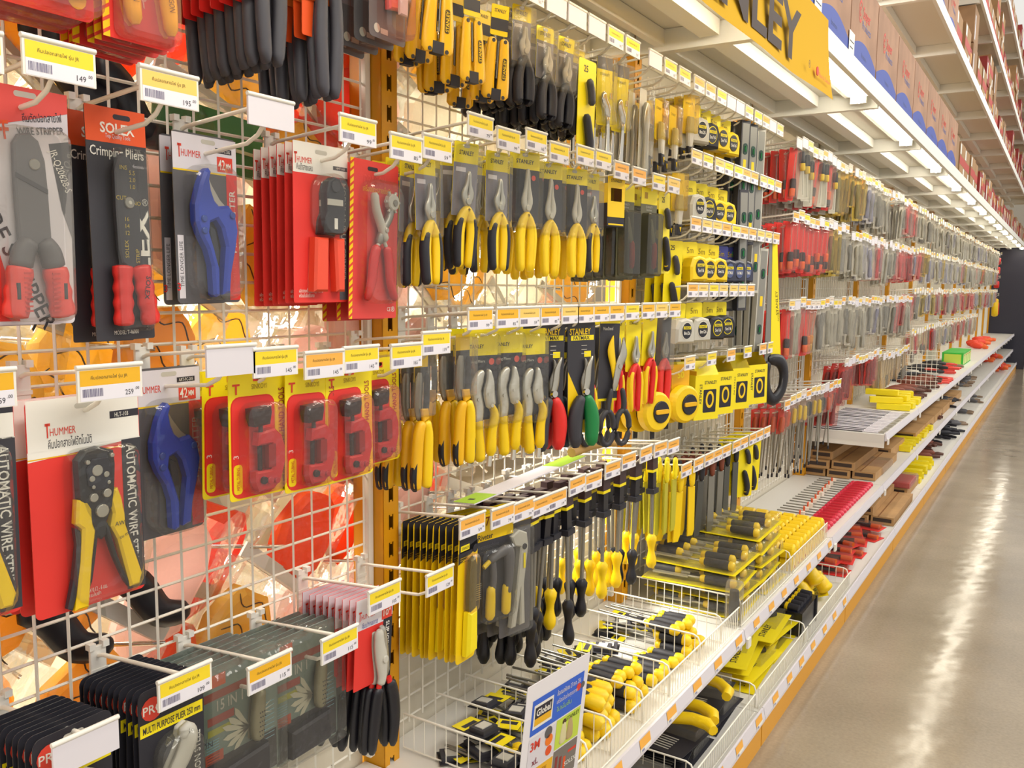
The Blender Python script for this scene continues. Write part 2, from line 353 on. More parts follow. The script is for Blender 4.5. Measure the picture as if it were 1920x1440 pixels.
swirl(b,.15,.19,x,.034,KRD); b.text('Super',.26,.20,x,.042,KRD,w=.13,bold=1); b.text('Products',.265,.155,x,.03,KBT,w=.15); b.text('furniture',.24,.05,x*2,.018,KBT)
tc2=T('stock_carton','carton'); b=tc2.part('carton_body'); b.box(-.36,0,.004,.36,0,.24,M('#A98257',.75,0,'p',7))
b=tc2.part('printed_band'); b.rect(.004,.36,.09,.15,.0008,M('#B43A30',.6)); b.rect(.02,.1,.16,.23,.001,WHT); b.rect(.25,.33,.02,.08,.001,WHT)
tc3=T('stock_carton','carton'); b=tc3.part('carton_body'); b.box(-.36,0,.004,.3,0,.2,M('#9C332E',.7,0,'p',7)); b=tc3.part('paper_label'); b.rect(.05,.12,.03,.16,.001,WHT); b.rect(.2,.28,.1,.17,.001,M('#D8A040'))
tc4=T('stock_carton','carton'); b=tc4.part('carton_body'); b.box(-.36,0,.004,.33,0,.26,M('#A07C58',.75,0,'p',7)); b=tc4.part('paper_label'); b.rect(.05,.1,.03,.2,.001,LAV)
tw=T('paper_label','label'); b=tw.part('paper'); b.box(0,.0012,0,.085,0,.085,WHT); b.rect(.01,.075,.05,.053,.0018,INK); b.rect(.01,.06,.03,.033,.0018,INK)
y=Y1-.1-.48*2+.05; i=0
while y<6.3:
    put(tc_,(.53,y,2.205),'brown carton printed with red swirl and blue wave, %s along the canopy top'%ORD[min(i,13)],'printed cartons on the canopy')
    if i in (4,5,6): put(tw,(.533,y-.03,2.206),'white paper label hanging before the joint of the %s and %s printed cartons'%(ORD[i-1],ORD[i]),'labels between cartons')
    y+=.48;i+=1
far_=0
for (z,y0,y1,zz) in ((2.205,y,YE,0),(2.945,3.9,YE,1),(3.565,5.2,YE,2),(4.215,7,YE,3)):
    y=y0; 
    while y<y1-.3:
        hgt=1 if z<2.4 else (1 if R.random()<.75 else 2)
        if zz==1 and y<6.2: t=tc_; wd=.48
        else: t=R.choice([tc2,tc3,tc4,tc2,tc3]); wd={id(tc2):.365,id(tc3):.305,id(tc4):.335}[id(t)]
        nm={id(tc_):'brown printed carton with red swirl',id(tc2):'brown carton with red band',id(tc3):'dark red carton',id(tc4):'plain brown carton'}[id(t)]
        lev=['canopy top','upper storage shelf','third-level storage shelf','highest storage shelf'][zz]; bk=min(14,int((y-Y1)/BAY)+1)
        for h in range(hgt):
            put(t,(.53-.02*R.random(),y,z+h*(.27 if t is tc4 else .245 if t is tc2 else .205 if t is tc3 else .305)),'%s on the %s above the %s bay'%(nm,lev,bayw(bk)),'%ss on the %s, %s bay'%(nm,lev,bayw(bk)),parts=y<9)
        y+=wd+.004
# ---- yellow banner ----
b=MB(); yb0,yb1=1.25,2.72; n=28; v=[];f=[]
for i in range(n+1):
    y=yb0+(yb1-yb0)*i/n; c=.003*math.sin(i*.55)
    for j in range(7):
        t=j/6; v.append((.58+c*(1-t)+.02*(1-t)**2,y+(.012*(1-t) if i==n else 0),1.962+.225*t+.012*math.sin(PI*i/n)*(1-t)*-1))
for i in range(n):
    for j in range(6): a=i*7+j; f.append((a,a+7,a+8,a+1))
b.add(v,f,M('#DBAA10',.9),True); bn=obj('shop_banner',b,'yellow hanging banner with large dark letters at the canopy front','banner')
b=MB(); b.text('STANLEY',1.83,2.045,.600,.125,M('#3A2416',.6),w=1.04,bold=2); b.text('®',2.43,2.0,.606,.02,M('#3A2416',.6)); b.text('Black & Decker',2.6,1.995,.606,.012,KRD,w=.13); obj('lettering',b,parent=bn); b=MB(); b.disc(2.52,2.0,.012,.604,.606,KRD); obj('red_dot',b,parent=bn)
# ---- wire fences ----
def fence(y0,y1,x,z0,h,st=.018,gap=None):
    b=MB(); y=y0
    while y<=y1: b.tube([(x,y,z0),(x,y,z0+h)],.0013,WIRE,4,False); y+=st
    b.tube([(x,y0,z0+h),(x,y1,z0+h)],.0024,WIRE,6); b.tube([(x,y0,z0+.004),(x,y1,z0+.004)],.0022,WIRE,6)
    return b
def divider(x0,x1,z0,h,st=.03):
    b=MB(); x=x0
    while x<x1-.005: b.tube([(x,0,z0),(x,0,z0+h)],.0014,WIRE,4,False); x+=st
    b.tube([(x0,0,z0+h),(x1-.02,0,z0+h),(x1-.006,0,z0+h-.006),(x1,0,z0+h-.02),(x1,0,z0)],.0026,WIRE,6); b.tube([(x0,0,z0+.004),(x1,0,z0+.004)],.0022,WIRE,6)
    return b
for i,(a,c) in enumerate([(1.46,2.57),(2.60,3.19),(3.2,3.74)]): obj('wire_fence',fence(a,c,.436,.36,.072),'low white wire fence on the knee-high shelf front, %s from the near end'%ORD[i],'wire fence','knee-high wire fences')
for i,(a,c) in enumerate([(1.43,2.56),(2.6,3.2),(3.22,3.95)]): obj('wire_fence',fence(a,c,.50,.110,.062),'low white wire fence on the bottom shelf front, %s from the near end'%ORD[i],'wire fence','bottom shelf wire fences')
dm=divider(.02,.425,.36,.085).mesh('wire_divider')
DIVY=[1.46,1.58,1.70,1.87,2.04,2.26,2.44,2.62,3.2,3.74]
for i,y in enumerate(DIVY): obj('wire_divider',dm,'white wire divider across the knee-high shelf, %s from the near end'%ORD[i],'wire divider','knee-high wire dividers',loc=(0,y,0))
dm2=divider(.02,.49,.110,.075).mesh('wire_divider')
for i,y in enumerate([1.46,1.75,2.06,2.6,3.2,3.95]): obj('wire_divider',dm2,'white wire divider across the bottom shelf, %s from the near end'%ORD[i],'wire divider','bottom shelf wire dividers',loc=(0,y,0))
# side grid in far bay
sg=MB()
for i in range(12): sg.tube([(.03+.035*i,0,.64),(.03+.035*i,0,.95)],.0018,WIRE,4,False)
for i in range(10): sg.tube([(.02,0,.645+.033*i),(.43,0,.645+.033*i)],.0018,WIRE,4,False)
obj('wire_side_panel',sg,'cream wire side panel standing on the thigh-high shelf','wire panel',loc=(0,7.35,0))

def sh(b,pts,w,t,m,xc,**k): b.limb(pts,w,t,m,xc,**k)
class K:
    """a hanging card: outline width w, height h, top edge at z=top; N(u,v) turns card fractions into metres"""
    def __init__(s,name,cat,w,h,top=.014,r=.006,base=RED,th=.0012,part='backing_card'):
        s.t=T(name,cat); s.w=w;s.h=h;s.top=top; s.c=s.t.part(part); s.c.plate(rr(-w/2,w/2,top-h,top,r),0,th,base); s.x=th+.0003
    def N(s,u,v): return (-s.w/2+u*s.w,s.top-v*s.h)
    def poly(s,L,m,dx=0,b=None): (b or s.c).flat([s.N(*p) for p in L],s.x+dx,m); return s
    def R(s,u0,u1,v0,v1,m,dx=0): return s.poly([(u0,v1),(u1,v1),(u1,v0),(u0,v0)],m,dx)
    def tx(s,t,u,v,h,m,w=None,rot=0,bold=0,dx=.0004,al='C',b=None): y,z=s.N(u,v); (b or s.c).text(t,y,z,s.x+dx,h,m,rot,w,bold,al); return s
    def slot(s,m=INK,u=.5,v=.045,wd=.014): y,z=s.N(u,v); s.c.plate(rr(y-wd,y+wd,z-.0035,z+.0035,.0034),s.x-.0002,s.x+.0002,m); return s
    def limb(s,b,pts,wd,t,m,xc,**k): b.limb([s.N(*p) for p in pts],wd,t,m,xc,**k)
    def pl(s,b,pts,x0,x1,m,bev=.0015): b.plate([s.N(*p) for p in pts],x0,x1,m,bev)
    def disc(s,b,u,v,r,x0,x1,m,bv=.0008,n=12): y,z=s.N(u,v); b.disc(y,z,r,x0,x1,m,n,bv)
    def bub(s,u0,u1,v0,v1,d,m=None,r=.012,n='blister'):
        b=s.t.part(n,None,'clear plastic blister'); y0,z1=s.N(u0,v0); y1,z0=s.N(u1,v1)
        b.plate(rr(y0,y1,z0,z1,r,4),s.x+.0006,s.x+d,m or CLR,min(.006,d*.4),back=False); return b
def finger(P0,P1,n,a,amp):
    o=[];w=[]
    for i in range(n*2+1):
        t=i/(n*2); o.append((P0[0]+(P1[0]-P0[0])*t,P0[1]+(P1[1]-P0[1])*t)); w.append(a+(amp if i%2 else -amp))
    return o,w
def hummer(k,u,v,h=.008,w=.026,m=None):
    k.tx('HUMMER',u,v,h,m or KRD,w=w); y,z=k.N(u,v); b=k.c
    b.rect(y-w*.62,y-w*.57,z-h*.7,z+h*1.1,k.x+.0005,m or KRD); b.rect(y-w*.68,y-w*.48,z+h*.8,z+h*1.15,k.x+.0005,m or KRD)
P={}
# --- automatic wire stripper ---
k=K('wire_stripper_pack','wire stripper',.155,.28,r=.008,base=RED2); P['auto']=k.t
k.R(.005,.995,.0,.235,WHT).poly([(.0,.275),(.0,.23),(1,.23),(1,.235),(.8,.243)],WHT); k.R(.82,1,.235,.985,DGR,.0001); k.R(.0,.82,.262,.268,YOR,.0001)
hummer(k,.3,.15,.010,.034); k.tx('คีมปอกสายไฟอัตโนมัติ',.36,.205,.011,INK,w=.058); k.R(.72,.995,.09,.125,INK,.0002); k.tx('HLT-103',.83,.108,.006,WHT,w=.02,dx=.0006)
k.tx('AUTOMATIC WIRE STRIPPER',.905,.61,.0135,WHT,w=.195,rot=-PI/2,bold=1); k.tx('ตัดสายไฟ 0.12 - 6 มม.',.5,.93,.006,WHT,w=.04); k.tx('ปอกได้แม่นยำ',.47,.955,.005,WHT,w=.03); k.slot(LGT)
b=k.t.part('tool_head',None,'black riveted stripping head'); k.pl(b,[(.35,.29),(.42,.25),(.55,.24),(.67,.265),(.68,.33),(.665,.45),(.64,.53),(.58,.60),(.57,.66),(.53,.68),(.49,.66),(.46,.60),(.40,.54),(.36,.47)],.006,.020,BLK,.002)
k.pl(b,[(.41,.33),(.46,.29),(.6,.29),(.63,.32),(.62,.42),(.58,.44),(.47,.44),(.42,.41)],.02,.023,NAVY,.001)
for u,v,r in((.5,.345,.0075),(.42,.3,.003),(.64,.285,.003),(.45,.38,.004),(.58,.37,.004),(.46,.42,.0025),(.6,.41,.0025),(.46,.47,.0058),(.58,.46,.0058),(.53,.54,.0088)): k.disc(b,u,v,r,.02,.0245,STEEL)
b=k.t.part('handle',None,'yellow handle'); k.pl(b,[(.33,.47),(.42,.48),(.46,.52),(.46,.60),(.48,.63),(.44,.76),(.39,.985),(.27,.985),(.34,.76),(.365,.61),(.31,.58)],.008,.020,YEL,.003)
k.pl(b,[(.36,.62),(.31,.6),(.325,.68),(.28,.84),(.22,.97),(.26,.985),(.34,.86),(.38,.72)],.007,.016,DGR,.002); k.limb(b,[(.50,.58),(.47,.72),(.41,.9)],[.004,.003,.002],.006,BLK,.012)
b=k.t.part('handle',None,'yellow handle'); k.pl(b,[(.66,.455),(.70,.45),(.73,.50),(.755,.58),(.76,.64),(.83,.77),(.90,.9),(.87,.95),(.78,.95),(.68,.70),(.62,.63),(.645,.57),(.62,.50)],.008,.020,YEL,.003)
k.pl(b,[(.77,.60),(.80,.66),(.88,.80),(.94,.93),(.88,.96),(.84,.84),(.77,.70)],.007,.016,DGR,.002); k.limb(b,[(.58,.60),(.66,.78),(.78,.95)],[.004,.003,.002],.006,BLK,.012)
k.tx('AWG',.71,.62,.006,DGR,dx=.020); k.tx('cu mm',.74,.68,.005,DGR,rot=.3,dx=.020)
k.bub(.28,.90,.24,.97,.027,CLR,.02)
# --- blue pipe cutter ---
k=K('pipe_cutter_pack','pipe cutter',.128,.262,r=.008,base=GRY); P['blue']=k.t
k.R(0.005,.995,.01,.215,LAV,0); k.R(.82,.995,.215,.985,RED2,.0001); k.R(.005,.82,.215,.225,YEL,.0001); hummer(k,.28,.12,.011,.038)
k.R(.66,.92,.065,.095,INK,.0002); k.tx('ART-PC-205',.79,.08,.005,WHT,w=.026,dx=.0006); k.R(.68,.93,.115,.205,KRD,.0002); k.tx('42',.75,.16,.016,WHT,w=.014,bold=1,dx=.0006); k.tx('MM',.86,.165,.009,WHT,w=.010,bold=1,dx=.0006)
k.tx('PIPE CUTTER',.905,.5,.0125,WHT,w=.10,rot=PI/2,bold=1); k.tx('VINYL PIPE',.905,.82,.009,PINK,rot=PI/2); k.R(.03,.12,.6,.97,LAV,.0001); k.tx('TIME LONGER LIFE',.075,.77,.007,GRY,w=.07,rot=PI/2); k.tx('3',.025,.9,.012,RED,bold=1)
k.disc(k.c,.74,.94,.011,k.x,k.x+.0004,GRY,0,20); k.slot(LGT,.55,.04)
b=k.t.part('cutter_body',None,'blue metal cutter body'); BL=BLUE
k.pl(b,[(.36,.22),(.28,.30),(.2,.42),(.2,.52),(.26,.60),(.36,.68),(.42,.78),(.43,.95),(.47,.965),(.53,.955),(.54,.80),(.47,.68),(.40,.58),(.42,.52),(.52,.50),(.60,.55),(.66,.66),(.62,.80),(.58,.95),(.70,.94),(.73,.82),(.81,.68),(.86,.56),(.82,.46),(.72,.41),(.57,.42),(.50,.39),(.45,.33),(.43,.27),(.46,.22),(.42,.2)],.006,.022,BL,.004)
b2=k.t.part('cutting_blade',None,'steel blade'); k.pl(b2,[(.43,.24),(.50,.30),(.62,.38),(.72,.42),(.55,.44),(.46,.36)],.011,.014,STEEL,.0005); k.pl(b2,[(.45,.53),(.55,.56),(.60,.70),(.55,.85),(.50,.72)],.006,.012,M('#2A2E38',.5),.001)
for u,v in((.3,.5),(.75,.47),(.3,.57)): k.disc(b,u,v,.0055,.022,.025,M('#27469F',.25),.001)
k.bub(.14,.90,.18,.98,.03,CLR,.03)
# --- black and orange crimping pliers ---
k=K('crimping_pliers_pack','crimping pliers',.096,.32,r=.003,base=DGR); P['solex']=k.t
k.R(.0,1,.0,.148,ORA); k.tx('SOLEX',.52,.085,.014,WHT,w=.055,bold=2); k.tx('Top Quality Tools',.52,.118,.006,LAV,w=.04); k.tx('Crimping Pliers',.5,.185,.013,WHT,w=.086,bold=1); k.slot(INK,.6,.035)
k.tx('SOLEX',.86,.68,.022,WHT,w=.165,rot=PI/2,bold=2); k.tx('®',.93,.39,.01,WHT); k.tx('for professionals',.78,.235,.005,LAV,w=.03); k.tx('MODEL: T-46000',.5,.965,.006,WHT,w=.04)
b=k.t.part('tool_head',None,'dark flat crimping jaws'); k.pl(b,[(.35,.27),(.42,.21),(.5,.19),(.6,.21),(.68,.25),(.73,.34),(.745,.42),(.74,.60),(.72,.66),(.55,.69),(.40,.66),(.36,.60),(.34,.42)],.006,.014,DGR,.002)
YT=M('#B9A13C',.5)
for i,(u,v,t) in enumerate([(.48,.25,'INS'),(.62,.27,'5.5'),(.62,.30,'2.0'),(.62,.33,'1.0'),(.42,.38,'CUT'),(.68,.4,'NO'),(.5,.47,'16'),(.5,.5,'14'),(.5,.53,'12'),(.47,.6,'SOLEX'),(.65,.63,'STRIP')]): k.tx(t,u,v,.006,YT,dx=.0135,rot=0 if i<9 else PI/2)
k.disc(b,.55,.40,.008,.014,.017,STEEL2); k.disc(b,.55,.40,.003,.017,.018,LGT)
for q,q2,s_ in (((.40,.665),(.37,.935),-1),((.70,.665),(.85,.935),1)):
    b=k.t.part('handle',None,'red finger-grooved handle'); w0=finger((q[0],.67),q2,4,.0135,.0013); k.limb(b,w0[0],[.014]+w0[1][1:],.009,M('#D92A24',.35),.013)
k.tx('SOLEX',.74,.77,.008,INK,rot=-PI/2-.15,dx=.021,bold=1)
k.bub(.27,.86,.17,.96,.026,CLR,.012)
# --- grey and white wire stripper pack ---
k=K('wire_stripper_pack','wire stripper',.118,.29,r=.006,base=LAV); P['strip']=k.t
k.R(0,1,0,.06,RED2).poly([(.0,.2),(.5,.14),(1,.08),(1,.0),(.0,.0)],PINK,.0001).poly([(.0,.52),(.22,.7),(.4,.985),(.0,.985)],RED2,.0001).poly([(.78,.22),(1,.20),(1,.62),(.9,.5)],DGR,.0001)
k.tx('TUFF',.2,.19,.022,ORA,w=.04,bold=2,rot=.1); k.tx('คีมตัดปอกสายไฟ',.72,.115,.010,INK,w=.05,rot=.15); k.tx('WIRE STRIPPER',.7,.17,.009,GRY,w=.06,rot=.15,bold=1); k.tx('JR-Q20628-S',.9,.33,.010,WHT,w=.055,rot=-1.2,dx=.0008); k.tx('9"',.06,.3,.022,LGT,bold=1)
k.tx('WIRE STRIPPER',.38,.72,.020,INK,w=.19,rot=-1.12,bold=1); k.tx('JR-Q20628-S',.1,.8,.009,RED,w=.06,rot=-1.2); k.slot(LGT,.55,.03)
b=k.t.part('tool_head',None,'dark grey flat jaws'); k.pl(b,[(.36,.24),(.42,.20),(.52,.19),(.62,.22),(.68,.30),(.7,.42),(.72,.64),(.55,.69),(.38,.64),(.36,.42)],.006,.014,GRY,.002); k.disc(b,.56,.32,.007,.014,.016,STEEL2); k.pl(b,[(.36,.36),(.69,.42),(.69,.44),(.36,.38)],.0142,.015,DGR,0)
for s_ in(-1,1):
    b=k.t.part('handle',None,'grey and red ribbed handle'); k.limb(b,[(.55+.06*s_,.64),(.55+.14*s_,.69),(.55+.18*s_,.76)],[.010,.013,.013],.010,GRY,.014)
    w0=finger((.55+.18*s_,.75),(.55+.26*s_,.97),3,.0145,.001); k.limb(b,w0[0],w0[1],.010,M('#E24238',.4),.014)
    for i in range(9): k.pl(b,[(.55+s_*.11,.775+.02*i),(.55+s_*.19,.775+.02*i),(.55+s_*.19,.783+.02*i),(.55+s_*.11,.783+.02*i)],.023,.0245,M('#C8352E',.4),0)
    k.pl(b,[(.55+s_*.23,.82),(.55+s_*.27,.82),(.55+s_*.27,.89),(.55+s_*.23,.89)],.023,.025,DGR,.001)
k.bub(.22,.92,.17,.985,.028,CLR2,.014)
# --- modular crimper ---
k=K('crimping_tool_pack','crimping tool',.128,.268,r=.004,base=RED2); P['hum']=k.t
k.R(0,1,0,.19,WHT); k.R(.84,1,.19,.985,GRY,.0001); hummer(k,.2,.11,.010,.034); k.tx('คีมย้ำสายแลน',.2,.155,.010,INK,w=.036); k.R(.72,.99,.12,.145,GRY,.0002); k.tx('HMT-568',.86,.132,.004,WHT,dx=.0005)
k.tx('MODULAR PLUG CRIMPER',.92,.54,.0125,LGT,w=.17,rot=-PI/2,bold=1); k.tx('ผลิตจากเหล็กคุณภาพสูง ทนทาน',.3,.925,.006,WHT,w=.055); k.tx('พร้อมใบมีดตัดสาย',.22,.955,.006,WHT,w=.035); k.slot(LGT,.5,.05)
b=k.t.part('tool_head',None,'black crimping head'); k.pl(b,[(.46,.30),(.5,.23),(.6,.20),(.7,.21),(.78,.27),(.8,.36),(.78,.50),(.76,.56),(.4,.56),(.42,.47),(.47,.42)],.005,.022,BLK2,.002)
k.disc(b,.6,.26,.010,.022,.025,DGR); k.pl(b,[(.45,.34),(.74,.34),(.74,.38),(.45,.38)],.022,.0235,LGT,.0005); k.pl(b,[(.58,.46),(.64,.46),(.64,.53),(.58,.53)],.022,.0235,WHT,.0005)
b=k.t.part('handle',None,'red blister grip'); k.pl(b,[(.27,.585),(.52,.585),(.50,.93),(.24,.93)],.003,.020,M('#E04A30',.35),.004); b=k.t.part('handle',None,'red blister grip'); k.pl(b,[(.62,.585),(.82,.585),(.82,.93),(.66,.93)],.003,.020,M('#E04A30',.35),.004)
k.bub(.30,.84,.18,.58,.03,CLR,.03)
# --- revolving hole punch ---
k=K('hole_punch_pack','hole punch',.135,.285,r=.004,base=M('#D9403B',.45)); P['hole']=k.t
def stripes(k,u0,u1,n=22):
    k.R(u0,u1,.0,1,YEL,.0001)
    for i in range(n): v=i/n; k.poly([(u0,min(1,v+.028)),(u1,max(0,v+.004)),(u1,max(0,v+.022)),(u0,min(1,v+.046))],KRD,.0003)
stripes(k,.0,.07); k.tx('DRAGON',.5,.12,.018,PINK,w=.06,bold=1); k.tx('เครื่องเจาะรูสายเข็มขัด',.55,.175,.010,YOR,w=.08); k.tx('CE',.83,.94,.008,WHT,w=.01); k.tx('®',.92,.94,.01,WHT); k.slot(INK,.45,.05)
b=k.t.part('punch_head',None,'chrome punch wheel and jaws'); k.limb(b,[(.62,.50),(.53,.40),(.42,.30),(.38,.20)],[.008,.008,.007,.006],.008,LGT,.014); k.limb(b,[(.5,.52),(.6,.42),(.72,.34),(.74,.28)],[.008,.008,.008,.007],.007,STEEL2,.012)
k.disc(b,.75,.245,.016,.009,.021,LGT,.002,10); k.disc(b,.76,.25,.006,.021,.024,STEEL2); k.disc(b,.58,.43,.005,.02,.024,STEEL)
for i in range(6): a=i*PI/3; y,z=k.N(.75,.245); b.tube([(.015,y+.014*math.cos(a),z+.014*math.sin(a)),(.015,y+.021*math.cos(a),z+.021*math.sin(a))],.0028,LGT,6)
for s_ in(-1,1):
    b=k.t.part('handle',None,'red plastic-dipped handle'); k.limb(b,[(.57-.02*s_,.46),(.57+.10*s_,.54)],[.007,.007],.006,LGT,.012); k.limb(b,[(.57+.10*s_,.53),(.57+.16*s_,.62),(.57+.2*s_,.76),(.57+.30*s_,.88)],[.009,.011,.010,.007],.007,M('#C9201F',.3),.012)
k.bub(.16,.92,.12,.9,.028,CLR,.03)
# --- PVC pipe cutter on red and yellow card ---
k=K('tube_cutter_pack','tube cutter',.116,.20,r=.006,base=YEL2); P['pvc']=k.t
y0,z1=k.N(.03,.2); y1,z0=k.N(.76,.985); k.c.plate(rr(y0,y1,z0,z1,.016),k.x-.0004,k.x,RED); k.c.plate(rr(y0+.002,y1-.002,z0+.0,z1-.002,.014),k.x-.0002,k.x+.0003,RED2)
k.tx('QUALITY HAND TOOLS',.875,.46,.012,M('#A5382C'),w=.12,rot=PI/2,bold=1); k.tx('PVC PIPE CUTTER',.91,.86,.006,INK,w=.05,rot=PI/2); k.tx('SINKOYI',.5,.13,.008,M('#9A7A1A'),w=.03); k.tx('T',.12,.14,.016,KRD,bold=2); k.R(.4,.6,.04,.09,KRD,.0002)
k.c.plate(rr(*[k.N(.06,0)[0],k.N(.2,0)[0]],*[k.N(0,.95)[1],k.N(0,.72)[1]],.006),k.x+.0003,k.x+.0006,YEL2); k.tx('METAL TUBING',.13,.83,.006,M('#C8352E'),w=.035,rot=PI/2,dx=.001); k.tx('3',.1,.66,.010,WHT,rot=PI/2); k.slot(LGT,.5,.06,.010)
b=k.t.part('screw_knob',None,'black square knob'); k.pl(b,[(.23,.29),(.55,.28),(.56,.33),(.53,.42),(.28,.43),(.24,.36)],.006,.026,BLK,.004); k.limb(b,[(.41,.42),(.41,.50)],[.006,.006],.006,DGR,.016)
b=k.t.part('cutter_frame',None,'red cast frame'); k.pl(b,[(.36,.48),(.62,.46),(.74,.52),(.80,.62),(.80,.74),(.72,.88),(.6,.94),(.36,.94),(.3,.86),(.3,.78),(.56,.78),(.6,.72),(.6,.62),(.56,.58),(.34,.58)],.005,.022,M('#C0222E',.3),.003)
k.disc(b,.5,.86,.006,.022,.027,M('#B02030',.3)); k.disc(b,.4,.85,.006,.022,.027,BLK); k.disc(b,.62,.87,.005,.022,.027,M('#B02030',.3))
b=k.t.part('feed_screw',None,'black feed screw'); k.limb(b,[(.42,.57),(.42,.79)],[.0065,.0065],.0065,BLK2,.012); b.box(.012,.022,*[k.N(.5,0)[0],k.N(.62,0)[0]],k.N(0,.76)[1],k.N(0,.58)[1],M('#8F1822',.4))
k.bub(.15,.80,.25,.95,.03,CLRR,.02)
# --- black card multi purpose plier ---
k=K('slip_joint_plier_pack','pliers',.108,.25,r=.012,base=BLK2); P['pro']=k.t
k.R(.02,.98,.19,.265,YEL2,0); k.tx('MULTI PURPOSE PLIER 250 mm',.5,.228,.010,INK,w=.095,bold=1); y,z=k.N(.2,.115); k.c.disc(y,z,.017,k.x,k.x+.0003,KRD); k.tx('PRO',.22,.115,.013,WHT,bold=1); k.tx('CARBON STEEL',.88,.55,.011,WHT,w=.09,rot=PI/2,bold=1); k.slot(LGT,.5,.05)
for i in range(3): k.tx('R T ON',.93,.5,.01,DGR)
b=k.t.part('jaw',None,'grey forged jaw'); k.limb(b,[(.55,.34),(.62,.30),(.66,.36),(.56,.45),(.45,.52),(.42,.62),(.48,.72)],[.006,.012,.014,.014,.013,.012,.012],.007,LGT,.014); k.disc(b,.5,.6,.007,.02,.024,STEEL)
b=k.t.part('handle',None,'grey lower jaw and handle'); k.limb(b,[(.40,.64),(.55,.68),(.62,.74),(.68,.84),(.72,.95)],[.010,.012,.013,.011,.009],.008,STEEL2,.012)
k.bub(.2,.85,.29,.97,.027,CLR,.03)
# --- fifteen in one multi tool ---
k=K('multi_tool_pack','multi tool',.148,.225,r=.008,base=M('#75857E',.5)); P['multi']=k.t
k.R(.02,.98,.18,.24,M('#8F4034',.5)); k.R(.1,.3,.06,.15,M('#C8562A',.5)); k.tx('15 IN 1',.35,.29,.018,LGT,w=.05,bold=1); k.R(.06,.4,.36,.42,M('#A0423A'),.0001); k.R(.06,.36,.45,.5,M('#A8A63E'),.0001); k.R(.02,.98,.68,.985,BLK2,.0001); k.R(.02,.25,.62,.7,M('#B5492F'),.0002)
for i in range(9): k.R(.04,.2,.53+.02*i,.535+.02*i,M('#7FB4C8'),.0002); k.R(.8,.95,.45+.035*i,.455+.035*i,M('#7FB4C8'),.0002)
b=k.t.part('folded_tool',None,'grey perforated folding tool'); k.limb(b,[(.68,.28),(.66,.4),(.64,.55),(.64,.66)],[.009,.012,.012,.010],.010,M('#8F8A72',.4,.5),.014)
for i in range(7):
    for j in range(3): k.disc(b,.61+.03*j+.01*(i%2)+.006*(6-i)/2,.44+.035*i,.0012,.024,.0246,DGR,0,6)
b=k.t.part('printed_blades',None,'fan of small blades printed on the card')
for a,l in((2.75,.055),(2.45,.05),(3.15,.05),(3.5,.045),(2.1,.05),(3.9,.04)):
    y,z=k.N(.58,.56); c,s_=math.cos(a),math.sin(a); b.flat([(y-.003*s_,z+.003*c),(y+l*.8*c-.006*s_,z+l*.8*s_+.006*c),(y+l*c,z+l*s_),(y+l*.8*c+.003*s_,z+l*.8*s_-.004*c),(y+.003*s_,z-.003*c)],k.x+.0008,M('#C9C4AE',.5))
for a,l in((.5,.03),(.1,.03),(-.3,.028)):
    y,z=k.N(.74,.5); c,s_=math.cos(a),math.sin(a); b.flat([(y-.002*s_,z+.002*c),(y+l*c,z+l*s_),(y+.003*s_,z-.003*c)],k.x+.0008,M('#C9C4AE',.5))
b=k.t.part('pouch',None,'black nylon pouch'); k.pl(b,[(.16,.74),(.78,.71),(.78,.95),(.16,.96)],.004,.022,BLK2,.004)
k.bub(.0,1,.0,1,.03,CLR,.01,n='clamshell')
# --- slip joint pliers on red and white card ---
k=K('slip_joint_plier_pack','pliers',.095,.175,r=.002,base=RED2); P['slip']=k.t
k.R(0,1,0,.34,LAV); k.R(.75,1,.3,1,BLK2,.0001); hummer(k,.32,.2,.010,.034); k.tx('คีมปากขยาย',.38,.3,.010,M('#3A4A98'),w=.04); k.R(.7,.98,.18,.32,KRD,.0002); k.tx('10"',.84,.25,.012,WHT,bold=1,dx=.0006); k.tx('SLIP JOINT PLIERS',.875,.64,.009,WHT,w=.10,rot=-PI/2,bold=1); k.slot(LGT,.5,.08,.009)
b=k.t.part('jaw',None,'grey steel jaws'); k.limb(b,[(.52,.38),(.55,.55),(.62,.72),(.66,.92),(.62,1.02)],[.009,.012,.014,.010,.009],.006,LGT,.012); k.limb(b,[(.62,.36),(.68,.52),(.7,.68),(.78,.95)],[.007,.009,.012,.010],.006,STEEL,.009); k.disc(b,.66,.72,.007,.017,.021,LGT)
for pts in ([(.6,1.0),(.55,1.2),(.5,1.5),(.45,1.78)],[(.85,.98),(1.0,1.2),(1.08,1.5),(1.05,1.82)]):
    b=k.t.part('handle',None,'black plastic-dipped handle with red collar'); k.limb(b,[pts[0],((pts[0][0]*3+pts[1][0])/4,(pts[0][1]*3+pts[1][1])/4)],[.0105,.011],.0075,RED,.011); k.limb(b,[((pts[0][0]*3+pts[1][0])/4,(pts[0][1]*3+pts[1][1])/4)]+pts[1:],[.011,.0125,.012,.008],.008,BLK,.011)
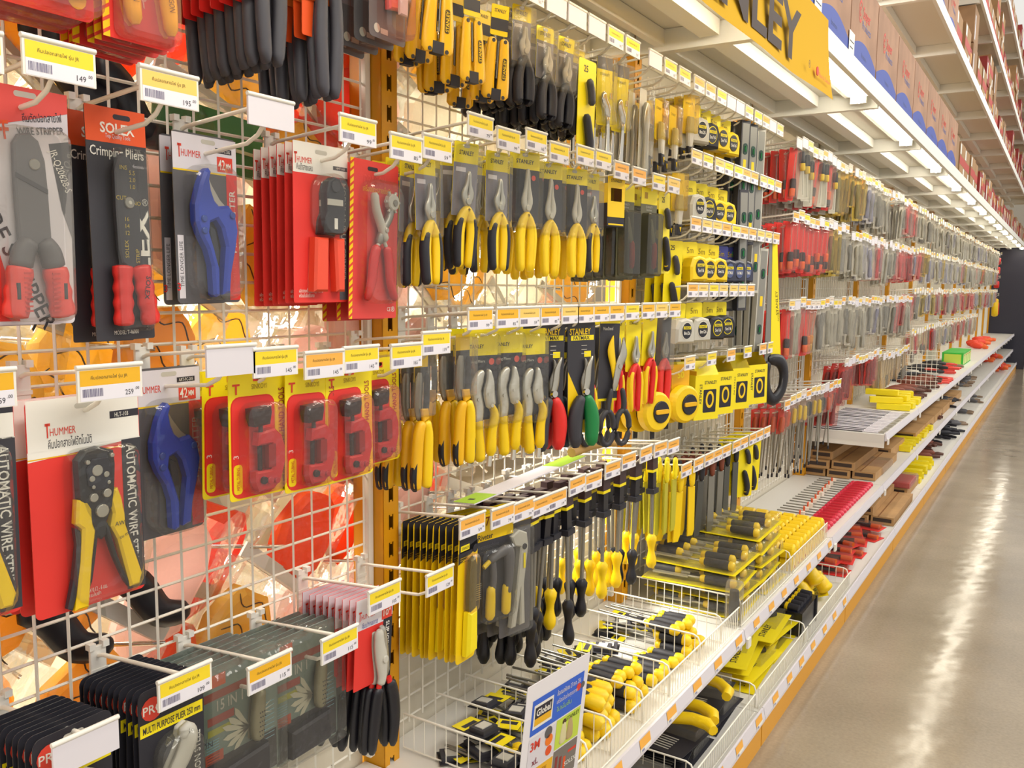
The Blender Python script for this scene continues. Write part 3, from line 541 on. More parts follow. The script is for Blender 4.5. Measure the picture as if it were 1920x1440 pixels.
# --- dipped grey handles behind red card strips ---
def dip(nm,card,hand,strip=None):
    t=T('pliers_pack','pliers'); b=t.part('backing_card',None,'red card strip'); b.plate(rr(-.036,.004,-.15,.014,.003),0,.0012,card)
    if strip: b.plate(rr(-.036,.04,-.095,-.085,.002),.002,.004,strip)
    for s_ in(-1,1):
        b=t.part('handle',None,'grey plastic-dipped handle'); b.limb([(s_*.006,-.02),(s_*.014+.01,-.07),(s_*.018+.012,-.14),(s_*.014+.012,-.21),(s_*.012+.012,-.228),(s_*.012+.012,-.24)],[.008,.010,.0115,.011,.009,.001],.009,hand,.012)
    return t
P['dip']=dip('a',RED,M('#3D3C44',.55)); P['dip2']=dip('b',ORA,M('#403F48',.55),M('#E5702A',.5))
# --- red card, yellow handled tool with striped edge ---
k=K('trimming_tool_pack','trimming tool',.105,.25,r=.008,base=RED2); P['dragon']=k.t; stripes(k,.0,.09,18); k.slot(LGT)
for pts,t in (([(.4,.25),(.3,.5),(.3,.75),(.36,.92)],'DRAGON'),([(.55,.25),(.7,.5),(.82,.75),(.86,.93)],'DRAGON')):
    b=k.t.part('handle',None,'yellow handle'); k.limb(b,pts,[.007,.010,.012,.008],.009,YEL,.013); k.tx(t,(pts[2][0]*.9+pts[1][0]*.1),.76,.009,M('#7A5A10'),rot=-PI/2+.1,w=.03,dx=.0215)
b=k.t.part('tool_head',None,'steel hook blade'); k.limb(b,[(.46,.12),(.5,.2),(.48,.3)],[.006,.010,.010],.006,LGT,.012); k.tx('R',.56,.78,.016,WHT,rot=-.5)
k.bub(.14,.96,.08,.985,.026,CLRR,.012)
k=K('round_tool_pack','tool pack',.12,.24,r=.010,base=RED2); P['round']=k.t; k.slot(LGT); k.tx('HAND TOOL',.3,.2,.01,WHT); k.disc(k.c,.82,.9,.012,k.x,k.x+.0003,YEL,0)
b=k.t.part('tool_body',None,'grey round tool body'); k.limb(b,[(.3,.3),(.45,.6),(.62,.8),(.72,.9)],[.012,.014,.016,.014],.010,GRY,.014); b=k.t.part('wheel',None,'yellow cutting wheel'); k.disc(b,.85,.82,.016,.004,.012,YEL,.002)
k.bub(.05,1,.2,1.0,.03,CLRR,.02)
k=K('small_parts_pack','tool pack',.10,.23,r=.008,base=GRY); P['grey']=k.t; k.R(.03,.97,.3,.7,M('#7A6E74')); k.disc(k.c,.2,.93,.008,k.x,k.x+.0004,LGT,0); k.R(.3,.5,.92,.96,LGT); k.slot(LGT)
b=k.t.part('tool_body',None,'red and pink tool body'); k.pl(b,[(.35,.35),(.9,.35),(.85,.75),(.4,.78)],.004,.016,PINK,.003); k.pl(b,[(.6,.5),(.85,.5),(.82,.8),(.6,.8)],.016,.022,LAV,.002); k.bub(.2,1,.2,.97,.028,CLRR,.015)
# --- hex key set ---
t=T('hex_key_set','hex key set'); P['hex']=t
b=t.part('hang_card',None,'yellow and black header card'); b.plate(rr(-.022,.022,-.045,.014,.003),.012,.0132,YEL); b.rect(-.022,.022,-.035,-.012,.0136,BLK2); b.text('STANLEY',0,.003,.0137,.007,INK,w=.03,bold=1)
for s_,n in((-1,'a'),(1,'b')):
    b=t.part('handle',None,'yellow flat handle plate'); c=s_*.0165
    b.limb([(c*.9,-.05),(c,-.08),(c*1.15,-.13),(c*1.1,-.17)],[.010,.0115,.014,.0155],.0045,M('#F0B810',.35),.013); 
    b.disc(c*1.1,-.166,.004,.0175,.0185,DGR); b.disc(c*.9,-.056,.004,.0175,.0185,DGR)
    if s_>0: b.plate(rr(c-.005,c+.005,-.132,-.088,.004),.0176,.0182,M('#4A3A1A')); b.text('STANLEY',c,-.11,.0186,.007,YEL,rot=PI/2,w=.038,bold=1)
b=t.part('hex_keys',None,'folded black steel keys')
for i in range(5): b.tube([(.005+.003*(i%2),-.009+.0045*i,-.055),(.005+.003*(i%2),-.009+.0045*i,-.128)],.002,STEEL2 if i%2 else DGR,6)
b.box(.004,.018,-.012,.012,-.172,-.150,BLK2)
# --- generic pliers in clear clamshell ---
def plier(nm,hd,hd2,jaw,L=.215,card=YEL2,jl=.07,dark=False,w=.07,clam=CLR,txt='STANLEY',band=None,cat='pliers'):
    k=K(nm,cat,w,L*.62,r=.004,base=card); t=k.t
    if dark=='g': k.R(0,1,.28,1,M('#85828C',.5)); k.R(.1,.5,.34,.4,LAV,.0002)
    elif dark: k.R(0,1,.25,1,DGR); k.disc(k.c,.8,.36,.006,k.x+.0004,k.x+.0006,M('#C8483C'),0)
    if txt: k.tx(txt,.5,.14,.009,INK,w=w*.6,bold=1)
    k.slot(LGT,.5,.05,.008)
    b=t.part('jaw',None,'steel jaws'); zp=-L*.44
    for s_ in(-1,1): b.limb([(s_*.0015,zp+jl),(s_*.004,zp+jl*.55),(s_*.008,zp+.012),(-s_*.003,zp-.012)],[.0018,.004,.0075,.006],.005,jaw,.012)
    b.disc(0,zp,.007,.016,.02,jaw,12,.001)
    for s_ in(-1,1):
        b=t.part('handle',None,'two-colour cushioned handle'); pts=[(-s_*.004,zp-.010),(s_*.010,zp-.03),(s_*.016,zp-.06),(s_*.015,zp-.10),(s_*.012,-L)]
        b.limb(pts,[.007,.0105,.0115,.011,.009],.009,hd,.012)
        if hd2: b.limb([(p[0]+s_*.0045,p[1]) for p in pts[1:]],[.005,.008,.008,.0065],.0102,hd2,.012)
    if clam:
        b=t.part('clamshell',None,'clear clamshell cover'); b.plate(rr(-w/2+.003,w/2-.003,-L*.62,.008,.006),k.x+.0006,.026,clam,.005,back=False)
    return t
P['plyb']=plier('combination_plier_pack',YEL,BLK2,STEEL,.235,YEL2,.06,w=.062,dark='g')
P['plyf']=plier('long_nose_plier_pack',YEL,YEL,LGT,.25,YEL2,.085,dark=True,w=.085)
P['plys']=plier('mini_plier_pack',BLK,BLK2,LGT,.185,YEL2,.05,w=.056,dark='g',clam=CLR2)
P['ins']=plier('insulated_plier_pack',RED,YEL,STEEL,.265,YEL2,.07,w=.06,clam=None)
P['redp']=plier('insulated_plier_pack',RED,RED2,STEEL2,.26,BLK2,.07,w=.07,clam=CLR2,txt=None)
def endcut():
    t=T('end_cutter','pliers'); b=t.part('header_card',None,'black and yellow header card'); b.plate(rr(-.02,.02,-.05,.014,.003),.0,.0012,YEL); b.rect(-.02,.02,-.05,-.02,.0016,BLK2)
    b=t.part('blade',None,'long steel and black blades'); b.limb([(-.010,-.03),(-.012,-.09),(-.004,-.125)],[.010,.011,.008],.004,STEEL2,.006); b.limb([(.006,-.03),(.008,-.09),(.004,-.125)],[.006,.007,.006],.005,BLK2,.011); b.plate([(-.012,-.10),(.008,-.10),(.012,-.12),(-.006,-.128)],.012,.018,YOR,.002)
    for s_ in(-1,1): b=t.part('handle',None,'yellow moulded handle'); b.limb([(s_*.006,-.125),(s_*.014,-.15),(s_*.016,-.19),(s_*.017,-.24),(s_*.016,-.26)],[.009,.012,.0125,.013,.009],.010,YEL if s_>0 else YOR,.012); b.limb([(s_*.022,-.2),(s_*.024,-.23),(s_*.02,-.262)],[.004,.008,.006],.008,BLK,.012)
    b=t.part('clamshell',None,'clear plastic sleeve'); b.plate(rr(-.026,.026,-.115,.008,.004),.002,.024,CLR2,.004,back=False)
    return t
P['endc']=endcut()
# --- locking pliers ---
def locking():
    k=K('locking_plier_pack','locking pliers',.085,.19,base=DGR); t=k.t; k.R(0,1,0,.3,YEL2); k.tx('STANLEY',.35,.2,.008,INK,w=.04,bold=1); k.tx('Locking Pliers',.35,.36,.006,LGT); k.disc(k.c,.82,.37,.007,k.x+.0003,k.x+.0005,M('#D0584C'),0)
    LK=M('#D6D2C8',.25,.6)
    b=t.part('jaw',None,'nickel locking jaw'); b.limb([(-.004,-.072),(-.014,-.09),(-.02,-.115),(-.012,-.15),(-.014,-.18)],[.006,.013,.013,.012,.010],.007,LK,.012); b.limb([(.01,-.07),(.014,-.095),(.012,-.12),(.018,-.15)],[.004,.010,.014,.012],.008,LK,.013)
    for y,z in((-.018,-.13),(.008,-.12),(.016,-.145)): b.disc(y,z,.0035,.02,.022,LK)
    b=t.part('handle',None,'yellow grip sleeve'); b.limb([(.016,-.14),(.028,-.165),(.022,-.2),(.02,-.25)],[.004,.009,.010,.012],.009,YEL,.013)
    b=t.part('handle',None,'yellow grip sleeve'); b.limb([(-.012,-.17),(-.012,-.2),(-.008,-.235),(-.006,-.26)],[.009,.011,.012,.011],.009,YEL,.011); b.tube([(.012,.018,-.25),(.012,.016,-.272)],.0055,LK,8)
    b=t.part('clamshell',None,'clear clamshell cover'); b.plate(rr(-.036,.036,-.19,.004,.016),k.x+.0006,.028,CLR,.006,back=False)
    return t
P['lock']=locking()
def snips(col,nm='aviation snips'):
    k=K('tin_snips_pack','tin snips',.085,.24,base=DGR); t=k.t; k.tx('STANLEY',.45,.1,.015,YEL,w=.065,bold=2); k.R(.12,.95,.14,.19,YEL2); k.tx('FATMAX',.5,.165,.009,INK,w=.05,bold=1); k.poly([(.02,.5),(.4,.75),(.4,.99),(.02,.99)],YEL,.0001)
    for v in(.24,.28,.32): k.R(.5,.7,v,v+.006,LGT,.0002)
    k.R(.6,.85,.3,.36,YEL2,.0001)
    b=t.part('blade',None,'curved steel cutting blades'); b.limb([(.026,-.07),(.014,-.10),(.010,-.135),(.0,-.165)],[.002,.008,.009,.007],.004,STEEL,.012); b.limb([(.006,-.075),(.012,-.10),(.002,-.13),(.006,-.16)],[.002,.007,.008,.007],.004,STEEL2,.008); b.disc(.003,-.155,.008,.014,.022,CHR)
    for s_,h in((-1,DGR),(1,col)): b=t.part('handle',None,'long moulded grip'); b.limb([(s_*.006,-.165),(s_*.020,-.195),(s_*.027,-.235),(s_*.024,-.29)],[.010,.0175,.0195,.015],.012,h,.012)
    return t
P['snr']=snips(RED); P['sng']=snips(GREEN); P['snb']=snips(M('#20303F',.5))
def shears():
    k=K('tin_shears_pack','tin shears',.06,.2,base=DGR); t=k.t; k.R(0,1,0,.05,YEL2); k.tx('MaxSteel',.4,.11,.008,LGT,w=.03,bold=1); k.R(.02,.98,.97,1,YEL2)
    b=t.part('blade',None,'yellow and steel shear blades'); b.limb([(.004,-.025),(-.001,-.06),(.008,-.10),(.022,-.16)],[.001,.010,.008,.006],.003,YEL,.010); b.limb([(.032,-.03),(.034,-.07),(.022,-.10),(.010,-.16)],[.001,.011,.010,.007],.003,STEEL,.014); b.disc(.024,-.10,.006,.016,.019,STEEL)
    for c,h in((-.004,YEL),(.044,BLK2)):
        b=t.part('ring_handle',None,'black coated ring handle'); b.limb([(c*.7+.006,-.155),(c,-.19),(c-.002,-.215)],[.006,.007,.006],.006,DGR,.012)
        pts=[(.012,c-.002+.021*math.sin(a),-.252+.042*math.cos(a)) for a in [2*PI*i/16 for i in range(17)]]; b.tube(pts,.0072,DGR,8,False)
    return t
P['shear']=shears()
# --- rasp on yellow card ---
k=K('rasp_pack','rasp',.072,.30,r=.01,base=YEL); P['rasp']=k.t; k.R(.03,.97,.0,.2,BLK2).poly([(0,.28),(0,.2),(1,.14),(1,.2),(.5,.24)],BLK2); k.R(.1,.55,.15,.19,YEL2,.0003); k.tx('STANLEY',.33,.17,.006,INK,w=.026,dx=.001); k.disc(k.c,.86,.2,.009,k.x+.0003,k.x+.0008,BLK2,0)
for v in (.235,.25,.265): k.R(.1,.5,v,v+.006,M('#A88A10'),.0002)
b=k.t.part('rasp_blade',None,'dark pitted rasp blade'); k.pl(b,[(.42,.26),(.62,.24),(.72,.3),(.72,.62),(.38,.64),(.36,.4)],.005,.016,M('#5B5640',.5),.003); b=k.t.part('handle',None,'yellow moulded blister handle'); k.pl(b,[(.3,.63),(.75,.61),(.8,.93),(.28,.95)],.003,.020,YEL2,.006); k.bub(.3,.8,.22,.64,.022,CLRY,.012)
# --- riveter card ---
k=K('riveter_pack','riveter',.125,.245,r=.006,base=DGR); P['rivet']=k.t; k.R(0,1,0,.24,YEL); k.tx('Riveter',.3,.2,.013,INK,w=.045,bold=1); k.tx('7',.35,.06,.02,M('#7A3A1A'),bold=1); k.R(.05,.09,.02,.1,GREEN,.0002); k.tx('Nietmaschine',.35,.29,.010,GRY,w=.07); k.tx('Remachadora',.35,.34,.010,GRY,w=.07); k.slot(LGT)
for i in range(8): k.R(.03,.2,.62+.02*i,.626+.02*i,LGT,.0002)
b=k.t.part('riveter_body',None,'dark grey steel riveter body'); k.limb(b,[(.3,.42),(.5,.38),(.72,.36),(.80,.42),(.80,.6),(.76,.78)],[.008,.010,.013,.014,.011,.009],.009,GRY,.014); k.limb(b,[(.4,.42),(.42,.6),(.38,.75)],[.007,.008,.007],.007,GRY,.012)
b=k.t.part('handle',None,'yellow grip'); k.limb(b,[(.36,.66),(.35,.8),(.34,.97)],[.010,.012,.012],.009,YEL,.012); b=k.t.part('handle',None,'yellow grip'); k.limb(b,[(.76,.68),(.75,.82),(.74,.97)],[.010,.012,.011],.009,YEL,.012); b=k.t.part('nozzle',None,'yellow nozzle'); k.limb(b,[(.16,.46),(.3,.42)],[.010,.010],.009,YEL,.014)
k.bub(.08,.95,.3,.99,.026,CLR,.02)
k=K('square_tool_pack','riveter',.105,.30,r=.006,base=GRY); P['sq']=k.t; k.R(0,1,0,.12,YEL); k.tx('STANLEY',.5,.06,.010,INK,w=.06,bold=1)
b=k.t.part('tool_body',None,'grey steel lever body'); k.pl(b,[(.2,.2),(.45,.16),(.7,.2),(.75,.3),(.62,.6),(.66,.92),(.5,.92),(.5,.62),(.36,.92),(.22,.92),(.4,.55),(.5,.3),(.3,.28)],.005,.02,LGT,.003); k.R(.56,.63,.35,.47,YEL2,.02); k.disc(b,.6,.3,.007,.02,.023,DGR)
k.bub(.1,.9,.14,.98,.026,CLR,.012)
# --- long screwdriver / bar clamp hung with handle down ---
def sdriver(hcol,L=.33,hl=.105,hr=.0165,header=True,shaft=STEEL2,tip=None):
    t=T('long_screwdriver','screwdriver'); 
    if header: b=t.part('hang_clip',None,'black hanging clip with brown card'); b.box(-.004,.016,-.02,.02,-.03,.01,M('#3A2428',.5)); b.box(-.004,.0165,-.02,.02,-.038,-.03,YEL2); b.box(-.003,.014,-.013,.013,-.1,-.038,BLK); b.box(-.006,.02,-.02,.02,-.105,-.09,BLK2)
    b=t.part('shaft',None,'steel shaft'); b.tube([(.006,0,-.03),(.006,0,-L+hl)],.0055,shaft,8)
    b=t.part('handle'); n=10; pts=[];rd=[]
    for i in range(n+1):
        q=i/n; pts.append((.006,0,-L+hl-q*hl)); rd.append(hr*(.8+.2*math.sin(q*9+.5)) if 0<i<n else hr*.55)
    b.tube(pts,rd,hcol,10)
    return t
P['sdb']=sdriver(BLK,.36); P['sdy']=sdriver(YEL,.34); P['sdg']=sdriver(BLK,.40,.12,.016)
# --- adjustable wrench ---
k=K('adjustable_wrench_pack','wrench',.055,.17,r=.004,base=YEL2); P['wrench']=k.t; k.R(0,1,.0,.18,GRY); k.tx('STANLEY',.5,.25,.007,INK,w=.035)
b=k.t.part('wrench_head',None,'chrome wrench jaws'); b.limb([(-.012,-.075),(-.010,-.095),(.0,-.115),(.002,-.14)],[.006,.010,.011,.007],.006,CHR,.012); b.limb([(.012,-.075),(.012,-.09)],[.005,.007],.006,CHR,.012)
b=k.t.part('handle',None,'chrome wrench handle'); b.limb([(.002,-.13),(.003,-.17),(.003,-.21),(.003,-.25)],[.006,.006,.007,.010],.005,CHR,.012); k.bub(.0,1,.0,.98,.024,CLR2,.004)
# --- saw blade box and dark knife shells ---
k=K('boxed_saw','boxed tool',.068,.105,r=.002,base=YEL,part='header_flap'); P['sawbox']=k.t; k.tx('STANLEY',.5,.1,.008,INK,w=.045,bold=1)
b=k.t.part('box_body',None,'yellow and black printed box'); b.box(-.06,.0,-.034,.034,-.10,-.004,YEL); b.box(-.061,.0005,-.0345,.0345,-.115,-.055,BLK2); b.rect(-.022,.022,-.05,-.016,.0012,M('#9A3A24')); b.rect(-.03,.03,-.112,-.108,.0012,YEL)
b.add([(-.045,-.0345,-.02),(-.015,-.0345,-.02),(-.015,-.0345,-.05),(-.045,-.0345,-.05)],[(0,3,2,1)],YEL2)
k=K('knife_pack','knife',.08,.255,r=.005,base=M('#626048')); P['knife']=k.t; k.R(0,1,0,.18,YEL2); k.R(.2,.4,.05,.12,M('#B08A10'),.0002); k.tx('Stainless',.5,.24,.006,LGT); k.tx('STANLEY',.5,.21,.006,LGT)
b=k.t.part('knife_body',None,'red and dark knife'); k.limb(b,[(.65,.6),(.68,.75),(.66,.9)],[.006,.009,.006],.007,M('#D84A42',.4),.016); k.limb(b,[(.4,.35),(.5,.5),(.6,.62)],[.004,.008,.008],.004,STEEL,.016)
k.bub(.05,.97,.28,.98,.03,CLRD,.008,n='clamshell')
# --- utility knife with long yellow card, silver knife ---
k=K('utility_knife_pack','utility knife',.055,.115,r=.003,base=YEL2); P['util']=k.t; k.tx('STANLEY',.5,.2,.007,INK,w=.035)
b=k.t.part('knife_body',None,'silver knife body'); b.plate([(-.012,-.05),(.012,-.05),(.016,-.10),(.010,-.145),(-.008,-.145),(-.014,-.1)],.006,.018,LGT,.004); b=k.t.part('grip',None,'black and yellow grip'); b.plate([(-.010,-.14),(.012,-.14),(.010,-.175),(-.008,-.175)],.006,.018,BLK2,.003); b.plate([(-.003,-.15),(.004,-.15),(.002,-.165)],.018,.020,YEL,0); k.bub(.0,1,.0,.99,.024,CLRY,.004)
# --- tape measures ---
def tape(case,face,trim,card=YEL2,txt='8m/26',s=.086,h=.075):
    k=K('tape_measure','tape measure',s*.85,h,base=card); t=k.t; k.tx('5m',.5,.35,.02,M('#9A8410'),bold=1)
    b=t.part('case'); z=-h-.0; o=[(-s/2,z-s*.45),(-s/2,z+s*.1),(-s*.35,z+s*.42),(-.0,z+s*.5),(s*.36,z+s*.42),(s/2,z+s*.15),(s/2,z-s*.45)]
    b.plate(o,.004,.045,case,.007)
    b=t.part('face_label',None,'dark oval face label'); c=z+s*.03
    b.plate([(s*.28*math.cos(a),c+s*.33*math.sin(a)) for a in [2*PI*i/20 for i in range(20)]],.045,.0462,trim,.0); b.plate([(s*.25*math.cos(a),c+s*.30*math.sin(a)) for a in [2*PI*i/20 for i in range(20)]],.0462,.047,face,.0)
    b.rect(-s*.2,s*.2,c+s*.06,c+s*.17,.0474,YEL2); b.text('STANLEY',0,c+s*.115,.0478,s*.08,INK,w=s*.33,bold=1); b.text(txt,0,c-s*.08,.0478,s*.13,WHT,w=s*.34,bold=1)
    b=t.part('belt_tape_end',None,'steel tape end'); b.box(.006,.026,s/2-.004,s/2+.004,z-s*.47,z-s*.35,LGT)
    return t
P['tapey']=tape(YEL,DGR,M('#5A4A14'),txt='5m/16'); P['tapek']=tape(BLK2,DGR,YEL2,txt='5m/16'); P['tapec']=tape(LGT,BLK2,M('#D9D4C6'),txt='8m/26'); P['tapeb']=tape(M('#2C2F45',.4),M('#4A5580'),BLK2,card=M('#3A3F8A'),txt='FATMAX')
t=T('long_tape_box','boxed tape'); P['boxy']=t; b=t.part('box_body',None,'yellow printed box'); b.box(-.02,.03,-.06,.06,-.19,-.035,YEL2); b.text('STANLEY',-.032,-.10,.0306,.012,INK,w=.07,rot=-PI/2,bold=1); b.text('STANLEY',.015,-.06,.0306,.012,INK,w=.06,bold=1); b.plate(rr(-.018,.045,-.165,-.085,.004),.03,.0304,BLK2)
b.plate([(.014+.02*math.cos(a),-.12+.03*math.sin(a)) for a in [2*PI*i/20 for i in range(20)]],.0304,.0308,YEL); b.plate([(.014+.012*math.cos(a),-.12+.02*math.sin(a)) for a in [2*PI*i/20 for i in range(20)]],.0308,.0311,BLK2)
b=t.part('header_flap',None,'yellow hanging flap'); b.add([(.0,-.055,.012),(.0,.055,.012),(.028,.055,-.035),(.028,-.055,-.035)],[(0,3,2,1),(0,1,2,3)],YEL2); b.box(-.02,.028,-.055,-.054,-.035,-.02,YOR)
t=T('round_tape_measure','tape measure'); P['tround']=t; b=t.part('hang_card',None,'yellow hang card'); b.plate(rr(-.04,.04,-.10,.014,.012),0,.0012,YOR); b.text('50',0,-.02,.0016,.022,YEL2,bold=2)
b=t.part('case',None,'yellow round case'); b.disc(0,-.115,.062,.004,.036,YEL,28,.008); b=t.part('hub',None,'black crank hub'); b.disc(.008,-.115,.034,.036,.041,BLK2,20,.002); b.plate(rr(-.02,.036,-.121,-.107,.006),.041,.045,YOR,.001); b=t.part('strap',None,'black wrist strap'); b.box(.005,.009,-.008,.008,-.20,-.165,BLK2)
# --- spirit level, handsaw ---
def level(L=.6,col=LGT): 
    t=T('spirit_level','spirit level'); b=t.part('rail'); b.box(.0,.022,-.025,.025,-L,.02,col); b.box(.0219,.0226,-.019,.019,-L+.01,.01,M('#8C8A84',.4,.3))
    for z in(-.08,-L*.5,-L+.1): b=t.part('vial',None,'green bubble vial'); b.plate(rr(-.012,.012,z-.02,z+.02,.01),.0226,.024,M('#1E3A32',.3)); b.limb([(0,z-.01),(0,z+.01)],[.005,.005],.004,GREEN,.025)
    b=t.part('sticker',None,'yellow sticker'); b.rect(-.008,.008,-L*.28-.04,-L*.28,.0232,YEL); b.rect(-.008,.008,-L*.75-.04,-L*.75,.0232,YEL)
    return t
P['level']=level(); P['levelk']=level(.42,DGR)
t=T('hand_saw','hand saw'); P['saw']=t; b=t.part('blade_sheath',None,'yellow printed cardboard sheath'); b.plate([(-.035,.0),(-.01,.01),(.045,-.50),(-.015,-.52)],0,.004,YEL2); b.plate([(-.05,.0),(-.035,.0),(-.015,-.52),(-.05,-.52)],0,.003,M('#8F8C86',.4,.6)); b.text('STANLEY',.006,-.27,.0044,.014,M('#6A5A10'),w=.1,rot=PI/2+.12,bold=1); b.text('FATMAX',.018,-.32,.0044,.009,M('#6A5A10'),rot=PI/2+.12)
b=t.part('handle',None,'black moulded saw handle'); b.limb([(-.03,-.50),(.04,-.51),(.07,-.56),(.06,-.63),(.01,-.67),(-.03,-.63),(-.04,-.56),(-.03,-.51)],[.02,.026,.022,.021,.024,.022,.02,.018],.014,BLK,.002); b.limb([(.06,-.56),(.05,-.625)],[.008,.008],.0155,GRY,.003)
t=T('black_rail','tool rail'); P['rail']=t; b=t.part('rail'); b.box(0,.03,-.012,.012,-.62,.02,BLK)
# --- yellow files and squares ---
def filecard(c1,c2,L=.26):
    t=T('file','file'); b=t.part('handle_grip',None,'coloured grip'); b.limb([(0,.0),(0,-.03),(0,-.07)],[.007,.012,.009],.007,c1,.008); b=t.part('blade'); b.plate([(-.015,-.07),(.015,-.07),(.016,-L+.02),(.008,-L),(-.015,-L)],.003,.008,c2,.001); return t
P['filek']=filecard(BROWN,STEEL2,.27); P['filey']=filecard(YEL,YEL,.24); P['filed']=filecard(BLK2,M('#5E5F5C',.4,.5),.27); P['yfan']=filecard(YEL2,M('#B5AC28',.4),.24)
k=K('folding_knife_pack','utility knife',.085,.24,base=YEL2); P['chis']=k.t; k.tx('25',.4,.09,.016,INK,bold=1)
b=k.t.part('tool_body',None,'black and yellow handled blade'); k.limb(b,[(.4,.2),(.55,.32),(.6,.45)],[.009,.011,.009],.008,DGR,.012); k.limb(b,[(.3,.55),(.45,.7),(.55,.85),(.45,.97)],[.008,.012,.012,.008],.009,BLK2,.012); k.limb(b,[(.42,.9),(.5,.97)],[.008,.006],.01,YEL,.012)
# --- far assortment ---
def sdpack(name,base,h1,h2,L=.22,w=.06,cl=CLRR,up=False,cat='screwdriver'):
    k=K(name,cat,w,L,base=base); s_=1 if not up else -1; b=k.t.part('shaft',None,'steel shaft'); a=.62 if not up else .35
    k.limb(b,[(.5,.12),(.5,.6)] if not up else [(.5,.45),(.5,.92)],[.0025,.0025],.0025,LGT,.012,sub=1)
    b=k.t.part('handle'); k.limb(b,[(.5,.58),(.5,.64),(.5,.78)] if not up else [(.5,.08),(.5,.2),(.5,.32)],[.010,.0135,.013],.011,h1,.014); k.limb(b,[(.5,.76),(.5,.86),(.5,.93)] if not up else [(.5,.3),(.5,.4),(.5,.46)],[.0135,.0135,.010],.0112,h2,.014)
    b=k.t.part('blister',None,'clear plastic blister'); b.plate(rr(-w/2+.004,w/2-.004,-L+.02,.004,.006),k.x+.0006,.03,cl,.006,back=False); return k.t
P['fr']=sdpack('screwdriver_pack',RED2,BLK2,ORG); P['fo']=sdpack('screwdriver_pack',RED,ORG,BLK2); P['fy']=sdpack('screwdriver_pack',M('#C9C2B4'),BLK2,YEL,cl=CLR,up=True); P['fam']=sdpack('screwdriver_pack',M('#D88068'),M('#E8941E'),M('#D9A030'),cl=CLR)
def clearpack(name,cat,base,tool,L=.22,w=.06,cl=CLR2,hc=None):
    k=K(name,cat,w,L*.98,base=base); b=k.t.part('tool_body'); k.limb(b,[(.4,.15),(.35,.35),(.5,.5),(.42,.75),(.35,.95)],[.006,.011,.010,.007,.006],.008,tool,.012); k.limb(b,[(.6,.15),(.65,.35),(.5,.5),(.62,.75),(.7,.95)],[.006,.009,.010,.007,.006],.007,hc or tool,.012); k.bub(.0,1,.0,1,.028,cl,.006,n='clamshell'); return k.t
P['cg']=clearpack('grey_tool_pack','tool pack',M('#EBE7DC'),M('#A8A393',.4,.2)); P['cd']=clearpack('dark_grey_tool_pack','tool pack',M('#D8D3CA'),M('#74726C',.5)); P['co']=clearpack('olive_tool_pack','tool pack',M('#D8D0A8'),M('#75734F',.5),cl=CLRY); P['cb']=clearpack('file_pack','tool pack',M('#ECE9F2'),M('#8E8EAC',.4,.2)); P['cp']=clearpack('pink_tool_pack','tool pack',M('#F2DEDA'),M('#BF5A60',.5),cl=CLRR)  # goods unidentified: one generic tool shape in several tints, actual tool kind unknown
P['cr']=clearpack('red_tool_pack','tool pack',RED,M('#8A1F24',.4),cl=CLRR); P['wr']=clearpack('wrench_pack','wrench',M('#F0ECE2'),STEEL,.26,.045)
def brush(c=BEI): 
    t=T('paint_brush','brush'); b=t.part('handle',None,'wooden handle'); b.limb([(0,.0),(0,-.05),(0,-.12)],[.006,.008,.012],.006,M('#CDB289',.5),.006); b=t.part('bristles'); b.limb([(0,-.12),(0,-.16),(0,-.21)],[.016,.018,.018],.007,c,.006,sub=2); b=t.part('wrapper',None,'clear wrapper'); b.plate(rr(-.022,.022,-.2,.01,.004),-.004,.016,CLR2,.003,back=False); return t
P['brush']=brush(); P['brushd']=brush(M('#6B6258',.7))
def rod(c,tip,L=.33,hd=None):
    t=T('long_shaft_tool','screwdriver'); b=t.part('header_pack',None,'header pack with handle'); b.plate(rr(-.02,.02,-.10,.014,.004),.0,.0012,hd or M('#B89A8E')); b.limb([(0,-.02),(0,-.05),(0,-.09)],[.008,.013,.011],.010,c,.012); b.plate(rr(-.018,.018,-.1,.008,.004),.002,.026,CLR2,.003,back=False); b=t.part('shaft',None,'long steel shaft with black tip'); b.tube([(.012,0,-.09),(.012,0,-L)],.0042,M('#9A968C',.4,.4),6); b.tube([(.012,0,-L),(.012,0,-L-.018)],.005,BLK2,6); return t
P['rod']=rod(BLK2,0); P['rody']=rod(YEL,0); P['rodo']=rod(ORA,0,.28,RED2)
